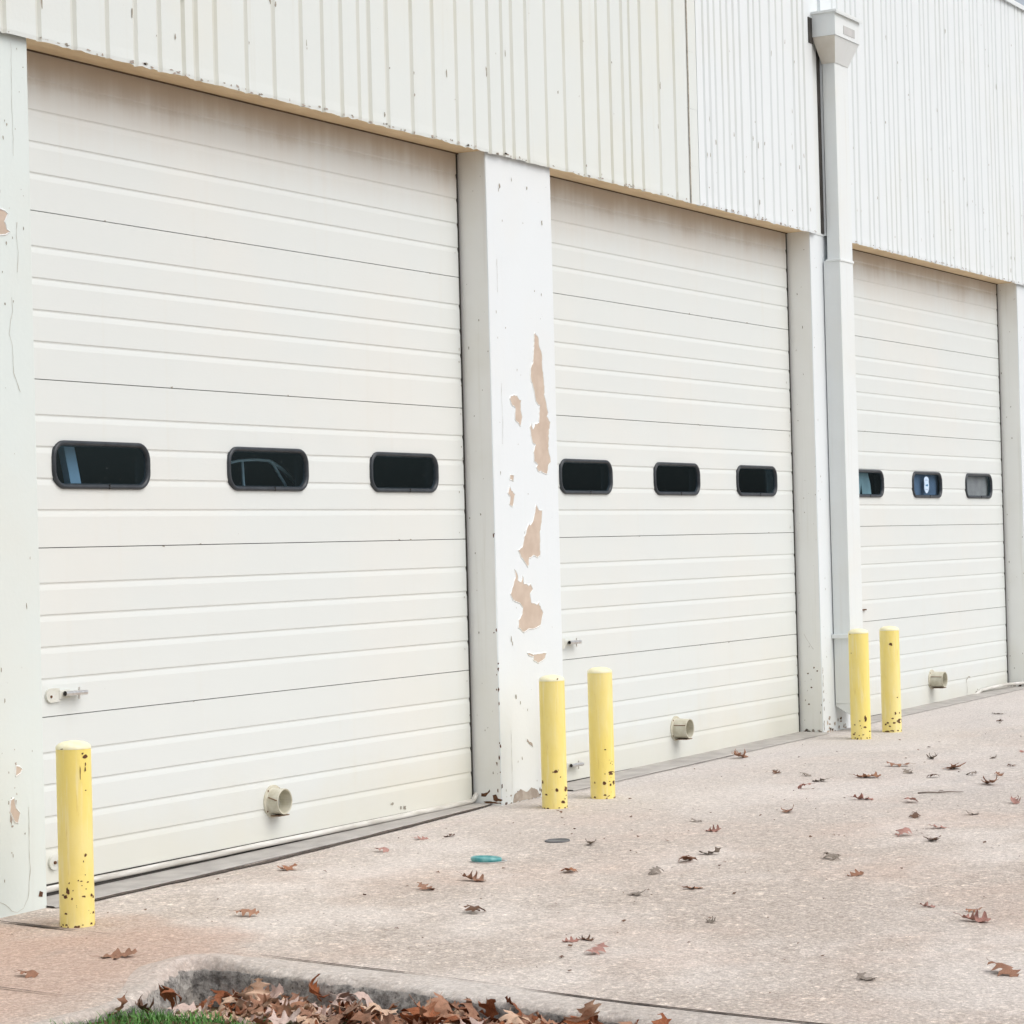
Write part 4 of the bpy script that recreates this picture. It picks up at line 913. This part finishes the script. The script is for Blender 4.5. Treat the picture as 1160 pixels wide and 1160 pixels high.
for _ in range(160):                                     # broad low weeds among the blades
    x = rg.uniform(5.0, 5.75); y = rg.uniform(-2.0, -1.52); z = min(soil_z(x, y), gz(x, y)) + rg.uniform(.0, .015); a = rg.uniform(0, 6.28); s_ = rg.uniform(.008, .018)
    pts = [(0,0,0),(.4,.35,.25),(.8,.3,.3),(1.2,0,.2),(.8,-.3,.3),(.4,-.35,.25)]
    gr.add([(x + s_*(u*math.cos(a)-v*math.sin(a)), y + s_*(u*math.sin(a)+v*math.cos(a)), z + s_*w_) for u, v, w_ in pts], [(0,1,2,3,4,5)])
tag(gr.build('grass', [simple('grass_green', (.045,.15,.03), (.13,.28,.06), 30, .6, .3, bump=0)]), 'patch of short green grass and weeds at the kerb corner', 'grass', kind='stuff')

# ------------------------------------------------------------------ sky, sun, camera
SUN_EL, SUN_AZ = R(52), R(176)                           # azimuth clockwise from +Y
w = bpy.data.worlds.new('World'); S.world = w; w.use_nodes = True; t = w.node_tree; bg = t.nodes['Background']
sky = t.nodes.new('ShaderNodeTexSky'); sky.sky_type = 'NISHITA'; sky.sun_disc = False; sky.sun_elevation = SUN_EL; sky.sun_rotation = SUN_AZ; sky.air_density = 1.; sky.dust_density = 4.; sky.ozone_density = 1.
hs = t.nodes.new('ShaderNodeHueSaturation'); hs.inputs['Saturation'].default_value = .42
t.links.new(sky.outputs[0], hs.inputs['Color']); t.links.new(hs.outputs[0], bg.inputs['Color']); bg.inputs['Strength'].default_value = .15
sl_ = bpy.data.lights.new('sun', 'SUN'); sl_.energy = .8; sl_.angle = R(60); sl_.color = (1, .985, .965)
so = bpy.data.objects.new('sun', sl_); COL.objects.link(so)
dirv = Vector((math.sin(SUN_AZ) * math.cos(SUN_EL), math.cos(SUN_AZ) * math.cos(SUN_EL), math.sin(SUN_EL)))
so.rotation_euler = dirv.to_track_quat('Z', 'Y').to_euler(); so.location = dirv * 30

cd = bpy.data.cameras.new('camera'); cam = bpy.data.objects.new('camera', cd); COL.objects.link(cam); S.camera = cam
def basis(y, pi, r):
    fwd = Vector((math.sin(y)*math.cos(pi), math.cos(y)*math.cos(pi), math.sin(pi))); r0 = Vector((math.cos(y), -math.sin(y), 0)); u0 = r0.cross(fwd)
    return r0*math.cos(r) + u0*math.sin(r), -r0*math.sin(r) + u0*math.cos(r), fwd
rt, up, fw = basis(1.05222, .01335, -.02597)
cam.matrix_world = Matrix(((rt.x, up.x, -fw.x, 0), (rt.y, up.y, -fw.y, -5.89032), (rt.z, up.z, -fw.z, 1.2), (0, 0, 0, 1)))
cd.sensor_width = 36; cd.lens = 2800 / 1160 * 36; cd.clip_end = 2000; cd.clip_start = .1
S.view_settings.view_transform = 'Standard'; S.view_settings.look = 'None'; S.view_settings.gamma = 1; S.view_settings.use_curve_mapping = False
S.view_settings.exposure = 0.14
